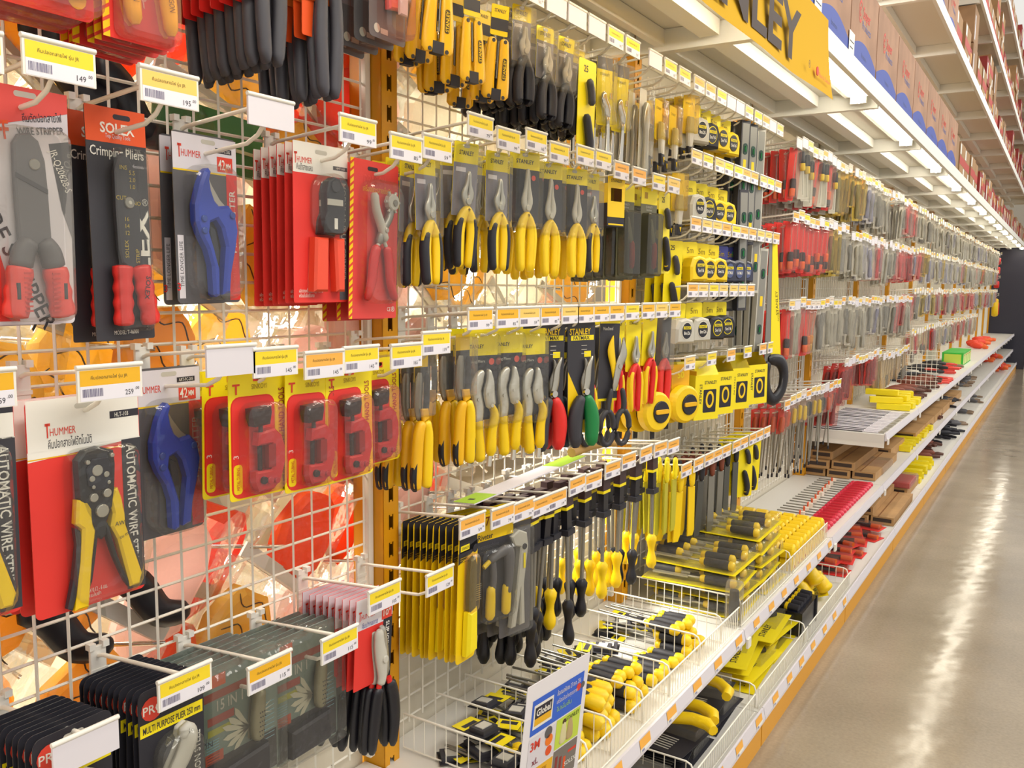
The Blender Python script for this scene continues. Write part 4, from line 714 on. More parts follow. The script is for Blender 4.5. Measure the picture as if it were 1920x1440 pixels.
# --- hook ---
def hook(tag,price,blank=False,L=.19):
    t=T('display_hook','display hook'); b=t.part('back_plate',None,'white ribbed plastic back plate')
    b.plate(rr(-.013,.013,-.085,.012,.002),.003,.008,WHT,.001)
    for i in range(4): b.box(.008,.0095,-.014,.014,-.078+.016*i,-.072+.016*i,WHT)
    b.box(.0,.012,-.016,-.006,.008,.018,WHT); b.box(.0,.012,.006,.016,.008,.018,WHT)
    b=t.part('wire',None,'cream wire arms'); z=lambda x:(x-.02)*UPT
    b.tube([(.008,0,-.004),(.02,0,0),(.212,0,z(.212))],.0033,WIRE,6); b.tube([(.008,0,-.054),(.02,0,-.05),(L-.03,0,z(L-.03)-.05),(L-.006,0,z(L)-.042),(L+.010,0,z(L)-.026)],.0033,WIRE,6)
    b=t.part('label_holder',None,'white plastic label holder'); w=.044; zt=z(.212)+.006
    b.box(.212,.2155,-w,w,zt-.043,zt-.001,WHT if not blank else LAV); b.tube([(.2145,-w-.001,zt),(.2145,w+.001,zt)],.0034,WHT,6)
    if not blank:
        b=t.part('price_label'); x=.2158; b.rect(-w+.003,w-.003,zt-.0235,zt-.004,x,tag); b.rect(-w+.003,w-.003,zt-.042,zt-.0235,x,M('#E6E2EA',.5))
        b.text('คีมปลอกสายไฟ รุ่น JR',-.002,zt-.0135,x+.0003,.0042,M('#6A5A2A'),w=.05); q=-w+.006; rq=random.Random(price)
        while q<-w+.033: d=rq.choice((.0006,.001,.0014)); b.rect(q,q+d,zt-.037,zt-.027,x+.0003,M('#77728C')); q+=d+rq.choice((.0006,.001))
        b.text(price,w-.019,zt-.035,x+.0003,.0068,INK,w=.0115); b.text('.00',w-.008,zt-.031,x+.0003,.004,INK,w=.006)
    return t
HK={}
def gethook(tag,price):
    k=(id(tag),price)
    if k not in HK: HK[k]=hook(tag,price or '0',price is None)
    return HK[k]

D={'auto':'red card with yellow-handled wire stripper','strip':'white and red wire stripper pack','solex':'black and orange crimping pliers pack','blue':'blue pipe cutter on grey card','hum':'red card with black crimping head','hole':'red card with chrome hole punch',
'pvc':'red and yellow tube cutter pack','pro':'black card with grey slip joint plier','multi':'grey clamshell with folding multi tool','slip':'red and white slip joint plier card','dip':'grey-handled pliers on red card strip','dip2':'grey-handled pliers with orange strip','dragon':'red striped card with yellow handles',
'round':'red pack with round grey tool','grey':'grey and pink blister pack','hex':'yellow folding hex key set','plyb':'yellow and black pliers in clear shell','plyf':'yellow long-nose pliers on dark card','plys':'black-handled mini pliers in clear sleeve','ins':'red and yellow insulated pliers','redp':'all-red pliers in clear shell','endc':'yellow-handled end cutter',
'lock':'nickel locking pliers with yellow grips','snr':'tin snips with red grip','sng':'tin snips with green grip','snb':'tin snips with navy grip','shear':'black ring-handled tin shears','rasp':'yellow and black rasp card','rivet':'grey riveter with yellow grips','sq':'grey lever tool on grey card','sdb':'long black-handled screwdriver','sdy':'long yellow-handled screwdriver','sdg':'extra long black-handled screwdriver',
'wrench':'chrome adjustable wrench in clear pack','sawbox':'yellow and black boxed blade set','knife':'dark clear shell with red knife','util':'silver utility knife on yellow card','tapey':'yellow tape measure','tapek':'black and yellow tape measure','tapec':'silver tape measure','tapeb':'dark blue tape measure','boxy':'yellow tape box with hanging flap','tround':'yellow round tape measure',
'level':'long silver spirit level','levelk':'dark grey spirit level','filek':'dark file with brown handle','filey':'flat yellow tool','filed':'grey file with black handle','yfan':'pale yellow pointed tool','chis':'yellow card with black-handled blades','fr':'red screwdriver pack with black grip','fo':'red pack with orange screwdriver','fy':'clear pack with black and yellow handle','fam':'salmon pack with amber handle',
'cg':'clear pack with grey tool','cd':'clear pack with dark grey tool','co':'olive clear tool pack','cb':'clear pack with bluish tool','cp':'pink and clear tool pack','cr':'bright red tool pack','wr':'chrome spanner in clear pack','brush':'paint brush with pale bristles','brushd':'paint brush with dark bristles','rod':'long steel rod tool','rody':'long rod tool with yellow handle','rodo':'long rod tool with orange handle','sock':'x'}
ROWN={}
cnt={}
def hk(Y,zt,price=None,tag=None,blank=False,where=None,full=True,rz=0):
    t=gethook(tag or TAGY,None if blank else (price or R.choice(['59','79','85','99','119','129','145','165'])))
    h=put(t,(0,Y,zt-.0235),'cream wire hook %s, %s'%('with blank label' if blank else 'with price label',where),'display hooks',rot=(0,0,rz),parts=full)
    return h
def stack(pk,Y,zt,n,xf,dx,where,full=True,yaw=0,tilt=0,dz=0,jit=1,sc_=1):
    """n alike packs on one hook; the front one at xf, the others dx apart towards the wall"""
    for i in range(n):
        x=xf-i*dx; x=max(.016,x)+.0
        if i and x<=.0165: break
        z=zt-.0235-.045+(x-.02)*UPT+dz
        a=yaw+R.uniform(-.05,.05)*jit; b=tilt+R.uniform(-.035,.035)*jit
        if i==0: lb='%s, front one, %s'%(D[pk],where); g='%s, front ones'%D[pk]
        else: lb='%s, behind the front, %s'%(D[pk],where); g='%s behind the front, %s'%(D[pk],where)
        put(P[pk],(x,Y,z),lb,g,rot=(b,R.uniform(-.02,.05)*jit,a),parts=full,sc_=sc_)
def W(h,row,bay): return '%s hook, %s, %s bay'%(ORD[h],row,bay)
FH=MB()
def fhk(Y,zt,tag=None,blank=False,**k):
    z=zt-.0235; b=FH
    b.box(.003,.008,Y-.013,Y+.013,z-.08,z+.01,WHT)
    for q,L in ((0,.212),(-.05,.2)): b.tube([(.008,Y,z+q),(L,Y,z+q+(L-.02)*UPT)],.0027,WIRE,4,False)
    zt=z+.192*UPT+.006; b.box(.212,.2155,Y-.044,Y+.044,zt-.043,zt+.003,WHT)
    if not blank: b.box(.2155,.2158,Y-.041,Y+.041,zt-.0235,zt-.004,tag)
# ================= first bay =================
B='first'
hk(.495,1.679,'79',TAGY,where=W(0,'eye-level',B)); hk(.604,1.684,'149',TAGY,where=W(1,'eye-level',B)); hk(.752,1.682,'195',M('#EFC866',.55),where=W(2,'eye-level',B)); hk(.925,1.68,blank=True,where=W(3,'eye-level',B))
hk(1.112,1.682,'99',TAGY,where=W(4,'eye-level',B)); hk(1.237,1.671,'85',TAGY,where=W(5,'eye-level',B)); hk(1.328,1.683,'59',TAGY,where=W(6,'eye-level',B))
stack('strip',.604,1.69,2,.125,.03,W(1,'eye-level',B),jit=.4)
stack('solex',.752,1.695,2,.093,.042,W(2,'eye-level',B),jit=.5,yaw=.05)
stack('blue',.925,1.69,2,.062,.03,W(3,'eye-level',B),jit=.5,yaw=.04)
stack('hum',1.112,1.69,6,.128,.019,W(4,'eye-level',B),jit=.3)
stack('hole',1.237,1.675,3,.140,.033,W(5,'eye-level',B),jit=.4,yaw=.03)
stack('plyb',1.345,1.70,4,.17,.035,W(6,'eye-level',B))
# top row, hooks above the picture
for h,(Y,pk,n,x,dx,zz) in enumerate([(.60,'round',3,.2,.03,2.0),(.72,'dragon',6,.2,.017,2.0),(.93,'dip',8,.19,.022,2.025),(1.05,'dip2',7,.19,.022,2.0),(1.215,'grey',4,.19,.03,2.10)]):
    hk(Y,zz+.005,where=W(h,'top',B)); stack(pk,Y,zz,n,x,dx,W(h,'top',B),jit=.7)
# waist-high row
for h,(Y,zt,pr,tg) in enumerate([(.49,1.31,'259',TAGG),(.651,1.305,'259',TAGG),(.841,1.32,None,None),(.924,1.312,'145',TAGY),(1.027,1.301,'145',TAGO),(1.115,1.304,'145',TAGY),(1.236,1.302,'165',TAGY),(1.325,1.321,'119',TAGY)]):
    hk(Y,zt,pr,tg,blank=pr is None,where=W(h,'chest-high',B))
stack('auto',.478,1.33,2,.165,.035,W(0,'chest-high',B),jit=.3); stack('auto',.651,1.305,3,.155,.03,W(1,'chest-high',B),jit=.3)
stack('blue',.841,1.33,2,.06,.03,W(2,'chest-high',B),jit=.3)
stack('pvc',.924,1.318,3,.175,.06,W(3,'chest-high',B),jit=.6); stack('pvc',1.027,1.311,2,.185,.05,W(4,'chest-high',B),jit=.6); stack('pvc',1.115,1.311,2,.185,.05,W(5,'chest-high',B),jit=.6); stack('pvc',1.236,1.316,2,.145,.05,W(6,'chest-high',B),jit=.6)
stack('endc',1.335,1.325,4,.17,.035,W(7,'chest-high',B),jit=.8)
# bottom row
for h,(Y,zt,pr,tg) in enumerate([(.598,.845,None,None),(.746,.867,'109',TAGY),(.9,.828,'115',TAGG),(1.055,.818,'115',TAGY),(1.172,.866,'105',TAGY),(1.338,.849,'129',TAGY)]):
    hk(Y,zt,pr,tg,blank=pr is None,where=W(h,'thigh-high',B))
stack('pro',.598,.885,9,.185,.015,W(0,'thigh-high',B),jit=.8); stack('pro',.746,.885,11,.182,.014,W(1,'thigh-high',B),jit=.8)
stack('multi',.9,.86,6,.145,.022,W(2,'thigh-high',B),jit=.5); stack('multi',1.055,.85,5,.13,.022,W(3,'thigh-high',B),jit=.5)
stack('slip',1.172,.885,9,.19,.017,W(4,'thigh-high',B),jit=1.2)
# ================= second bay =================
B='second'
YB=[1.469,1.573,1.686,1.789,1.917,2.015,2.122,2.234,2.37,2.482]; ZB=[1.744,1.733,1.747,1.734,1.744,1.746,1.732,1.73,1.728,1.73]
YC=[1.473,1.576,1.666,1.759,1.857,1.934,2.023,2.114,2.212,2.321,2.418,2.521]
YA=[1.455,1.56,1.665,1.766,1.864,1.965,2.069,2.171,2.322,2.431,2.542]
for h,(Y,z) in enumerate(zip(YB,ZB)): hk(Y,z,tag=TAGY if h<6 else R.choice([TAGO,TAGY,M('#EFC866',.55)]),where=W(h,'eye-level',B))
for h,Y in enumerate(YA): hk(Y,2.055,tag=TAGY,blank=h in(3,4,5,8),where=W(h,'top',B))
for h,Y in enumerate(YC): hk(Y,1.363,tag=R.choice([TAGG,TAGY,TAGG,M('#EFC866',.55)]),where=W(h,'chest-high',B))
for h,(Y,z) in enumerate([(1.455,.936),(1.572,.93),(1.655,.925),(1.733,.917),(1.81,.917),(1.904,.933),(2.007,.928),(2.118,.938),(2.221,.944),(2.331,.945),(2.451,.943),(2.55,.936)]):
    hk(Y,z,tag=TAGO,where=W(h,'thigh-high',B),rz=R.uniform(-.04,.04))
# top row
stack('hex',1.36,2.06,3,.19,.04,'beside the first orange post, top row',jit=2.2,yaw=-0.3)
stack('hex',1.455,2.03,4,.19,.038,W(0,'top',B),jit=2.2,yaw=-0.3); stack('hex',1.56,2.02,3,.19,.045,W(1,'top',B),jit=2.2,yaw=-0.3)
stack('plys',1.665,2.05,7,.185,.023,W(2,'top',B),jit=1.4,yaw=-0.2); stack('plys',1.766,2.03,7,.185,.023,W(3,'top',B),jit=1.4,yaw=-0.2); stack('plys',1.864,2.03,6,.185,.026,W(4,'top',B),jit=1.4,yaw=-0.2)
stack('plys',1.965,2.03,4,.16,.03,W(5,'top',B),jit=1.2,yaw=-0.2); stack('chis',1.965,2.0,1,.19,.03,W(5,'top',B),jit=1)
stack('wrench',2.069,2.03,4,.185,.035,W(6,'top',B),yaw=-0.3); stack('wrench',2.171,2.03,4,.185,.035,W(7,'top',B),yaw=-0.3); stack('wr',2.322,2.0,4,.18,.035,W(8,'top',B))
stack('util',2.431,1.99,5,.18,.03,W(9,'top',B)); stack('util',2.542,1.99,5,.18,.03,W(10,'top',B))
# eye-level row
stack('plyb',1.469,1.735,4,.18,.036,W(0,'eye-level',B),yaw=-0.28); stack('plyb',1.573,1.73,3,.185,.05,W(1,'eye-level',B),jit=.8,yaw=-0.28)
stack('plyf',1.686,1.745,2,.185,.06,W(2,'eye-level',B),jit=.5,yaw=-0.35); stack('plyf',1.789,1.735,3,.185,.04,W(3,'eye-level',B),jit=.5,yaw=-0.35); stack('plyf',1.917,1.735,2,.185,.05,W(4,'eye-level',B),jit=.5,yaw=-0.35); stack('plyb',2.015,1.735,2,.18,.05,W(5,'eye-level',B),jit=.5,yaw=-0.28)
stack('sawbox',2.122,1.735,3,.20,.064,W(6,'eye-level',B),jit=.3,yaw=-0.25); stack('knife',2.234,1.73,5,.175,.034,W(7,'eye-level',B),jit=.3,yaw=-0.2); stack('knife',2.36,1.73,4,.19,.034,W(8,'eye-level',B),jit=.3,yaw=-0.2); stack('chis',2.482,1.73,3,.185,.03,W(9,'eye-level',B))
# chest-high row
stack('endc',1.473,1.35,3,.17,.045,W(0,'chest-high',B),jit=.8,yaw=-0.2)
stack('lock',1.576,1.36,2,.145,.045,W(1,'chest-high',B),jit=.6,yaw=-0.35,sc_=1.08); stack('lock',1.666,1.36,2,.155,.045,W(2,'chest-high',B),jit=.6,yaw=-0.35,sc_=1.08); stack('lock',1.759,1.35,2,.16,.045,W(3,'chest-high',B),jit=.6,yaw=-0.35,sc_=1.08)
stack('snr',1.857,1.365,2,.16,.04,W(4,'chest-high',B),jit=.6,yaw=-0.4,sc_=1.05); stack('snb',1.934,1.36,2,.135,.04,W(5,'chest-high',B),jit=.5,yaw=-0.4,sc_=1.05); stack('sng',1.96,1.36,1,.19,.04,'third column of snips, chest-high row, second bay',jit=.4,yaw=-0.4,sc_=1.05)
stack('ins',2.023,1.35,2,.17,.05,W(6,'chest-high',B),jit=.6,yaw=-0.35,sc_=1.0); stack('shear',2.114,1.36,2,.195,.06,W(7,'chest-high',B),jit=.6,yaw=-0.45,sc_=1.1)
stack('ins',2.212,1.37,3,.17,.04,W(8,'chest-high',B),jit=.8,yaw=-0.35,sc_=1.0); stack('ins',2.321,1.37,3,.17,.04,W(9,'chest-high',B),jit=.8,yaw=-0.35,sc_=1.0); stack('ins',2.418,1.38,2,.18,.04,W(10,'chest-high',B),jit=.8,yaw=-0.35,sc_=1.0); stack('redp',2.521,1.37,2,.18,.05,W(11,'chest-high',B),jit=.5,yaw=-0.3)
# thigh-high row
stack('rasp',1.455,.955,10,.20,.017,W(0,'thigh-high',B),jit=.7,yaw=.05)
stack('rivet',1.572,.95,4,.185,.03,W(1,'thigh-high',B),jit=.4,yaw=-0.2); stack('sq',1.655,.945,3,.19,.03,W(2,'thigh-high',B),jit=.4,yaw=-0.2)
for h,(Y,pk,n) in enumerate([(1.733,'sdg',5),(1.81,'sdg',5),(1.904,'sdg',4),(2.007,'sdb',4),(2.118,'sdy',4),(2.221,'sdy',4),(2.331,'sdb',4),(2.451,'sdy',3)]):
    stack(pk,Y,.94,n,.18,.038,W(h+3,'thigh-high',B),jit=1.3)
stack('sdb',1.77,.94,4,.17,.04,'between fourth and fifth hooks, thigh-high row, second bay'); stack('sdy',1.86,.94,3,.17,.04,'between fifth and sixth hooks, thigh-high row, second bay')
# ================= third bay =================
B='third'
Y3=[2.67+.1*i for i in range(10)]
rows=[('top',2.055),('upper eye-level',1.835),('eye-level',1.63),('lower eye-level',1.422),('chest-high',1.19),('thigh-high',.84)]
for rn,z in rows:
    for h,Y in enumerate(Y3):
        if rn=='lower eye-level' and h>6 or rn=='chest-high' and h%2 and h<8: continue
        hk(Y+R.uniform(-.01,.01),z,tag=R.choice([TAGY,TAGO,M('#EFC866',.55)]) if z>1 else TAGO,blank=rn=='top' and h in(3,4,8),where=W(h,rn,B),full=True)
def many(L,rn,z,B,**k):
    for h,pk,Y,n,x,dx in L: stack(pk,Y,z,n,x,dx,W(h,rn,B),**k)
many([(0,'util',2.67,5,.18,.03),(1,'tapec',2.78,3,.15,.055),(2,'tapek',2.88,2,.15,.055),(3,'tapey',2.98,2,.15,.055),(4,'tapey',3.09,2,.15,.055),(5,'levelk',3.19,3,.18,.035),(6,'levelk',3.28,3,.18,.035),(7,'level',3.38,2,.18,.04)],'top',2.045,B,yaw=-.35)
many([(0,'util',2.6,6,.18,.028),(1,'tapec',2.77,3,.15,.055),(2,'tapek',2.87,3,.15,.055),(3,'tapey',2.98,3,.15,.055),(4,'tapey',3.08,2,.15,.055),(5,'levelk',3.2,3,.18,.035)],'upper eye-level',1.80,B,yaw=-.35)
many([(0,'chis',2.66,3,.15,.03),(1,'tapey',2.77,3,.16,.055),(2,'tapey',2.88,3,.16,.055),(3,'tapey',2.98,2,.16,.055),(4,'tapeb',3.08,3,.16,.055),(5,'tapeb',3.18,3,.16,.055),(6,'tapeb',3.27,2,.16,.055),(8,'level',3.48,4,.18,.035)],'eye-level',1.60,B,yaw=-.35)
many([(0,'tapec',2.68,3,.16,.055),(1,'tapec',2.8,3,.17,.055),(3,'tapek',2.98,3,.16,.055),(4,'tapek',3.08,2,.16,.055),(5,'tapeb',3.2,2,.12,.055)],'lower eye-level',1.40,B,yaw=-.4)
many([(0,'tround',2.70,3,.17,.045),(2,'boxy',2.9,3,.17,.052),(4,'boxy',3.06,3,.17,.052),(6,'boxy',3.22,3,.18,.052),(8,'boxy',3.4,2,.19,.052)],'chest-high',1.20,B,yaw=-.4,jit=.6)
stack('tround',2.48,1.2,3,.16,.05,'beside the second orange post, chest-high row',yaw=-0.4)
many([(0,'filey',2.67,6,.19,.028),(1,'filey',2.77,6,.19,.028),(2,'filed',2.87,6,.19,.028),(3,'filek',2.97,6,.19,.028),(4,'filek',3.07,6,.19,.028),(5,'filed',3.17,5,.18,.035),(6,'filed',3.27,5,.18,.035),(7,'chis',3.37,3,.19,.04),(8,'chis',3.48,3,.19,.04)],'thigh-high',.865,B,yaw=-.4)
stack('yfan',2.54,.92,7,.19,.025,'twelfth hook, thigh-high row, second bay',jit=2); stack('yfan',2.61,.92,6,.19,.028,'at the third orange post, thigh-high row',jit=2)
put(P['saw'],(.215,3.60,1.62),'hand saw in yellow sheath with black handle hanging at the third bay end',rot=(0,0,-.45)); put(P['rail'],(.13,3.56,1.64),'narrow black vertical rail beside the yellow-sheathed hand saw')
# ================= far bays =================
FAR={3:[('top',2.05,['fr','fy','fy','fy','fr','fy','fy','fo','fy','co','co','co']),('eye-level',1.74,['fr','fr','fr','fo','fr','fo','fr','fo','co','co','cd','cd']),('chest-high',1.36,['fr','cg','cg','fr','fam','fam','cd','cd','cg','cg','cg','cg']),('thigh-high',.93,['rodo','rodo','rody','rody','rody','rod','rody','rody','rod','rodo','rodo','cr'])],
4:[('top',2.05,['co','co','co','co','co','cb','cb','cd','cd','cd','cd','wr']),('eye-level',1.72,['cd','cd','cg','cg','cb','cb','cb','cg','cp','cp','cb','wr']),('chest-high',1.36,['cd','cg','cg','cd','cg','wr','wr','cd','cg','cr','cb','wr']),('thigh-high',1.02,['cr','cr','cr',0,0,0,0,0,'cr','cr','cr','cr'])],
5:[('top',2.05,['wr','wr','cd','wr','cd','wr','cd','cp','cp','cd','cp','cp']),('eye-level',1.72,['wr','cd','wr','cd','cp','cp','cp','cp','cr','cr','cr','cr']),('chest-high',1.36,['cd','cd','cd','cd','cd','cp','cr','cp','cr','wr','wr','wr']),('thigh-high',.98,['brush','brush','brush','brushd','brush','brush','brushd','brush','brush','brush','brushd','brushd'])]}
SP=.098
for k in range(3,14):
    rows=FAR.get(k) or [('top',2.04,[R.choice(['cg','cd','wr','wr','cb',0]) for i in range(8)]),('eye-level',1.74,[R.choice(['cg','wr','cd','cb','cp','co']) for i in range(8)]),('chest-high',1.42,[R.choice(['cg','wr','cr','cb','cp','cd','co']) for i in range(8)]),('thigh-high',1.1,[R.choice(['cg','wr','cr','brush','cb','brushd','cp']) for i in range(8)])]
    if k>10: rows=rows[:3]
    for rn,z,L in rows:
        st=1.13/len(L)
        for h,pk in enumerate(L):
            Y=Y1+(k-1)*BAY+.06+st*(h+.3)
            zz=z+R.uniform(-.012,.012); (hk if k<6 else fhk)(Y,zz,tag=R.choice([TAGO,TAGY,M('#EFC866',.55),M('#E3D2C0',.55)]),blank=R.random()<.25,where=W(h,rn,ORD[k]),full=False)
            if pk and (k<4 or R.random()<.78): stack(pk,Y,zz,(4 if k==3 else 3) if k<6 else 2,.19,.04 if k<6 else .06,W(h,rn,ORD[k]),full=k<5,yaw=-.35,jit=2,sc_=1 if k<4 else R.uniform(.72,1.08))
# bright packs at the far end
t=T('glove_pack','gloves'); b=t.part('gloves'); b.limb([(0,0),(.0,-.1),(.02,-.22),(.05,-.3)],[.03,.06,.09,.05],.05,YEL,.0); b.limb([(.04,-.05),(.08,-.2),(.14,-.28)],[.02,.03,.01],.04,RED,.02)
P['glove']=t; D['glove']='yellow and red glove bundle'
t=T('red_cap_pack','tool pack'); b=t.part('red_cap'); b.limb([(0,0),(.0,-.06),(.0,-.12)],[.04,.06,.03],.04,RED,.0); P['redcap']=t; D['redcap']='bright red bulky pack'
for i,(z,pk) in enumerate([(1.98,'redcap'),(1.82,'redcap'),(1.58,'redcap'),(1.28,'glove')]): put(P[pk],(.17,YE-.9,z-.01),'%s on the far end hooks, %s from the top'%(D[pk],ORD[i]),'bright packs at the far end'); hk(YE-.9,z+.08,where='far end column, %s from the top'%ORD[i],full=False)
obj('display_hook_rows',FH,'rows of cream wire hooks with price labels on the far bays, too many to tell apart','display hooks',kind='stuff')
# ================= goods on the shelves =================
def lathe_x(b,prof,m,n=10,y=0,z=0): b.tube([(x,y,z) for x,r in prof],[r for x,r in prof],m,n)
def sdh(body,cap,shaftL=.16,r=.015,hl=.11,cat='screwdriver',name='screwdriver'):
    t=T(name,cat); b=t.part('shaft',None,'steel shaft'); b.tube([(-hl-shaftL,0,0),(-hl,0,0)],.0032,STEEL2,6)
    b=t.part('handle'); lathe_x(b,[(-hl,.006),(-hl+.006,r*.8),(-hl+.02,r*.72),(-hl+.03,r*.95),(-.03,r),(-.024,r)],body)
    b=t.part('end_cap',None,'coloured rounded handle end'); lathe_x(b,[(-.026,r*1.02),(-.016,r*1.12),(-.006,r*.95),(0,r*.4)],cap); b2=t.part('collar',None,'coloured collar'); lathe_x(b2,[(-hl-.002,r*.5),(-hl+.008,r*.9),(-hl+.016,r*.78)],cap); return t
S={}
S['sdk']=sdh(M('#26252C',.6),YEL); S['sdf']=sdh(YEL,YEL,.14,.017,.12); S['sdr']=sdh(M('#C21F33',.35),M('#D8304A',.3),.17,.013,.11)
# flat two-tone handle
t=T('screwdriver','screwdriver'); b=t.part('handle',None,'yellow handle with dark inlay'); b.tube([(-.13,0,0),(-.10,0,.002),(-.05,0,.004),(-.01,0,.002),(0,0,0)],[.006,.014,.018,.018,.009],YEL,12); b.tube([(-.125,0,.002),(-.09,0,.009),(-.05,0,.0125),(-.025,0,.010)],[.004,.0115,.0125,.006],DGR,10); b=t.part('shaft'); b.tube([(-.27,0,0),(-.12,0,0)],.0032,STEEL2,6); S['sdt']=t
def scat(pk,label,group,L,full=True):
    for x,y,z,a,*r in L: put(S[pk],(x,y,z),label,group,rot=(r[0] if r else 0,R.uniform(-.03,.03),a),parts=full)
ZS=.36
cells=list(zip(DIVY[:-1],DIVY[1:])); 
ci=['first','second','third','fourth','fifth','sixth','seventh']
def fill(pk,cell,nm,lay,x=.40,full=True,gap=.033,spread=.12):
    y0,y1=cell; ny=max(2,int((y1-y0-.02)/gap)); 
    for l in range(lay):
        for i in range(ny-(l%2)):
            y=y0+.026+gap*(i+.5*(l%2))+R.uniform(-.003,.003)
            put(S[pk],(x-R.uniform(0,.025)-.012*l,y,ZS+.017+.027*l),'%s, layer %s from the bottom'%(nm,ORD[l]),'%s, layer %s'%(nm,ORD[l]),rot=(R.uniform(0,6),.0,R.uniform(-spread,spread)),parts=full)
fill('sdk',cells[0],'black screwdriver with yellow ends in the first wire compartment',2)
fill('sdk',cells[1],'black screwdriver with yellow ends in the second wire compartment',2)
fill('sdf',cells[2],'all-yellow screwdriver in the third wire compartment',1)
for i in range(4): put(S['sdt'],(.395-.01*i,1.72+.038*i,ZS+.05),'yellow screwdriver with dark inlay lying on the third wire compartment','inlaid screwdrivers lower',rot=(0,0,R.uniform(-.1,.15)))
for i in range(3): put(S['sdt'],(.385-.01*i,1.745+.038*i,ZS+.083),'yellow screwdriver with dark inlay topmost in the third wire compartment','inlaid screwdrivers top',rot=(0,0,R.uniform(-.1,.2)))
fill('sdk',cells[3],'black screwdriver with yellow ends in the fourth wire compartment',3)
fill('sdk',cells[4],'black screwdriver with yellow ends in the fifth wire compartment',1)
fill('sdk',cells[5],'black screwdriver with yellow ends in the sixth wire compartment',3)
# small black and yellow carded goods to the back of the compartments
t=T('small_card_pack','tool pack'); b=t.part('backing_card'); b.box(-.05,.05,-.03,.03,0,.0015,BLK2); b.box(-.05,-.01,-.03,.03,.0015,.0022,YEL2); b=t.part('contents',None,'dark contents under clear cover'); b.box(-.0,.045,-.022,.022,.0016,.012,DGR); b.box(.01,.035,-.015,.015,.012,.014,LGT); b.add([(-.03,-.02,.0024),(-.016,-.02,.0024),(-.016,.02,.0024),(-.03,.02,.0024)],[(0,1,2,3)],INK); S['sc']=t
for c,(y0,y1) in enumerate(cells[:6]):
    for i in range(6 if c<2 else 4):
        put(S['sc'],(R.uniform(.08,.3 if c<1 else .22),R.uniform(y0+.04,y1-.04),ZS+.001+.013*i),'small black and yellow card pack heaped in the back of %s compartment'%ci[c],'carded packs heaped in the %s wire compartment'%ci[c],rot=(R.uniform(-.1,.1),R.uniform(-.15,.15),R.uniform(0,6.2)))
# chisel sets
t=T('chisel_set_pack','chisel set'); b=t.part('backing_card'); b.box(-.32,0,0,.26,0,.002,YEL2)
for j in range(4):
    b=t.part('chisel',None,'dark handled chisel'); y=.035+.062*j; off=-.02*(j%2)
    lathe_x(b,[(-.12+off,.008),(-.11+off,.014),(-.05+off,.0155),(-.03+off,.015)],DGR,10,y,.02); lathe_x(b,[(-.03+off,.0155),(-.018+off,.016),(-.012+off,.008)],YEL,10,y,.02); lathe_x(b,[(-.13+off,.010),(-.12+off,.013),(-.112+off,.011)],YEL,10,y,.02)
    lathe_x(b,[(-.17+off,.004),(-.13+off,.005)],STEEL,6,y,.02); b.box(-.29+off,-.17+off,y-.009,y+.009,.016,.021,M('#B9B29A',.35,.5))
for j in range(3):
    b=t.part('chisel',None,'dark handled chisel'); y=.06+.062*j
    lathe_x(b,[(-.30,.008),(-.29,.014),(-.24,.0155),(-.22,.015)],DGR,10,y,.026); lathe_x(b,[(-.31,.008),(-.30,.014),(-.29,.012)],YEL,10,y,.026); lathe_x(b,[(-.22,.0155),(-.205,.014),(-.2,.006)],YEL,10,y,.026); b.box(-.2,-.17,y-.009,y+.009,.02,.028,M('#B9B29A',.35,.5))
b=t.part('blister',None,'clear plastic cover'); b.plate([(y,z) for y,z in [(.006,.003),(.254,.003),(.25,.04),(.01,.04)]],-.315,-.004,CLR,.006); S['chset']=t
for i,(x,y,z,a,tl) in enumerate([(.42,2.64,ZS+.002,.05,0),(.40,2.65,ZS+.046,-.03,0),(.41,2.63,ZS+.09,.06,.0),(.39,2.66,ZS+.134,-.02,.03),(.42,2.92,ZS+.002,.0,0),(.41,2.91,ZS+.046,.04,0),(.40,2.925,ZS+.09,-.04,0),(.40,2.93,ZS+.134,.03,.05),(.385,2.935,ZS+.178,-.03,.06)]):
    put(S['chset'],(x,y,z),'clear and yellow chisel set, %s from the bottom in the %s pile'%(ORD[i if i<4 else i-4],'nearer' if i<4 else 'farther'),'chisel set packs',rot=(tl,0,a))
t=T('rubber_grip_pack','tool pack'); b=t.part('handle',None,'dark grip with yellow stripe'); b.tube([(0,0,.0),(0,0,.05),(0,0,.10)],[.014,.017,.014],DGR,10); b.tube([(.004,.008,.02),(.004,.010,.095)],[.008,.008],YEL,6); b=t.part('blister',None,'clear plastic blister'); b.plate(rr(-.03,.03,-.01,.13,.02),-.022,.024,CLR2,.006)
put(t,(.41,2.60,ZS+.012),'clear blister with upright dark handle leaning at the wire fence',rot=(0,0,.1))
# tray of yellow round-topped cases
t=T('yellow_case','case'); b=t.part('shell'); o=[(-.024,0),(.024,0),(.024,.028)]+[(.024*math.cos(a),.028+.022*math.sin(a)) for a in [PI*i/8 for i in range(1,8)]]+[(-.024,.028)]; b.plate(o,-.024,.026,YEL,.007); b.box(.0262,.0266,-.006,.006,.01,.02,M('#B03020')); S['case']=t
n=0
for l in range(2):
    for r in range(7):
        for c in range(9):
            put(S['case'],(.405-r*.057,3.245+c*.056,ZS+.001+l*.05),'round-topped yellow case in the packed block, %s row from the front'%ORD[r],'round-topped yellow cases, %s row'%ORD[r],parts=False,rot=(0,0,R.uniform(-.03,.03)))
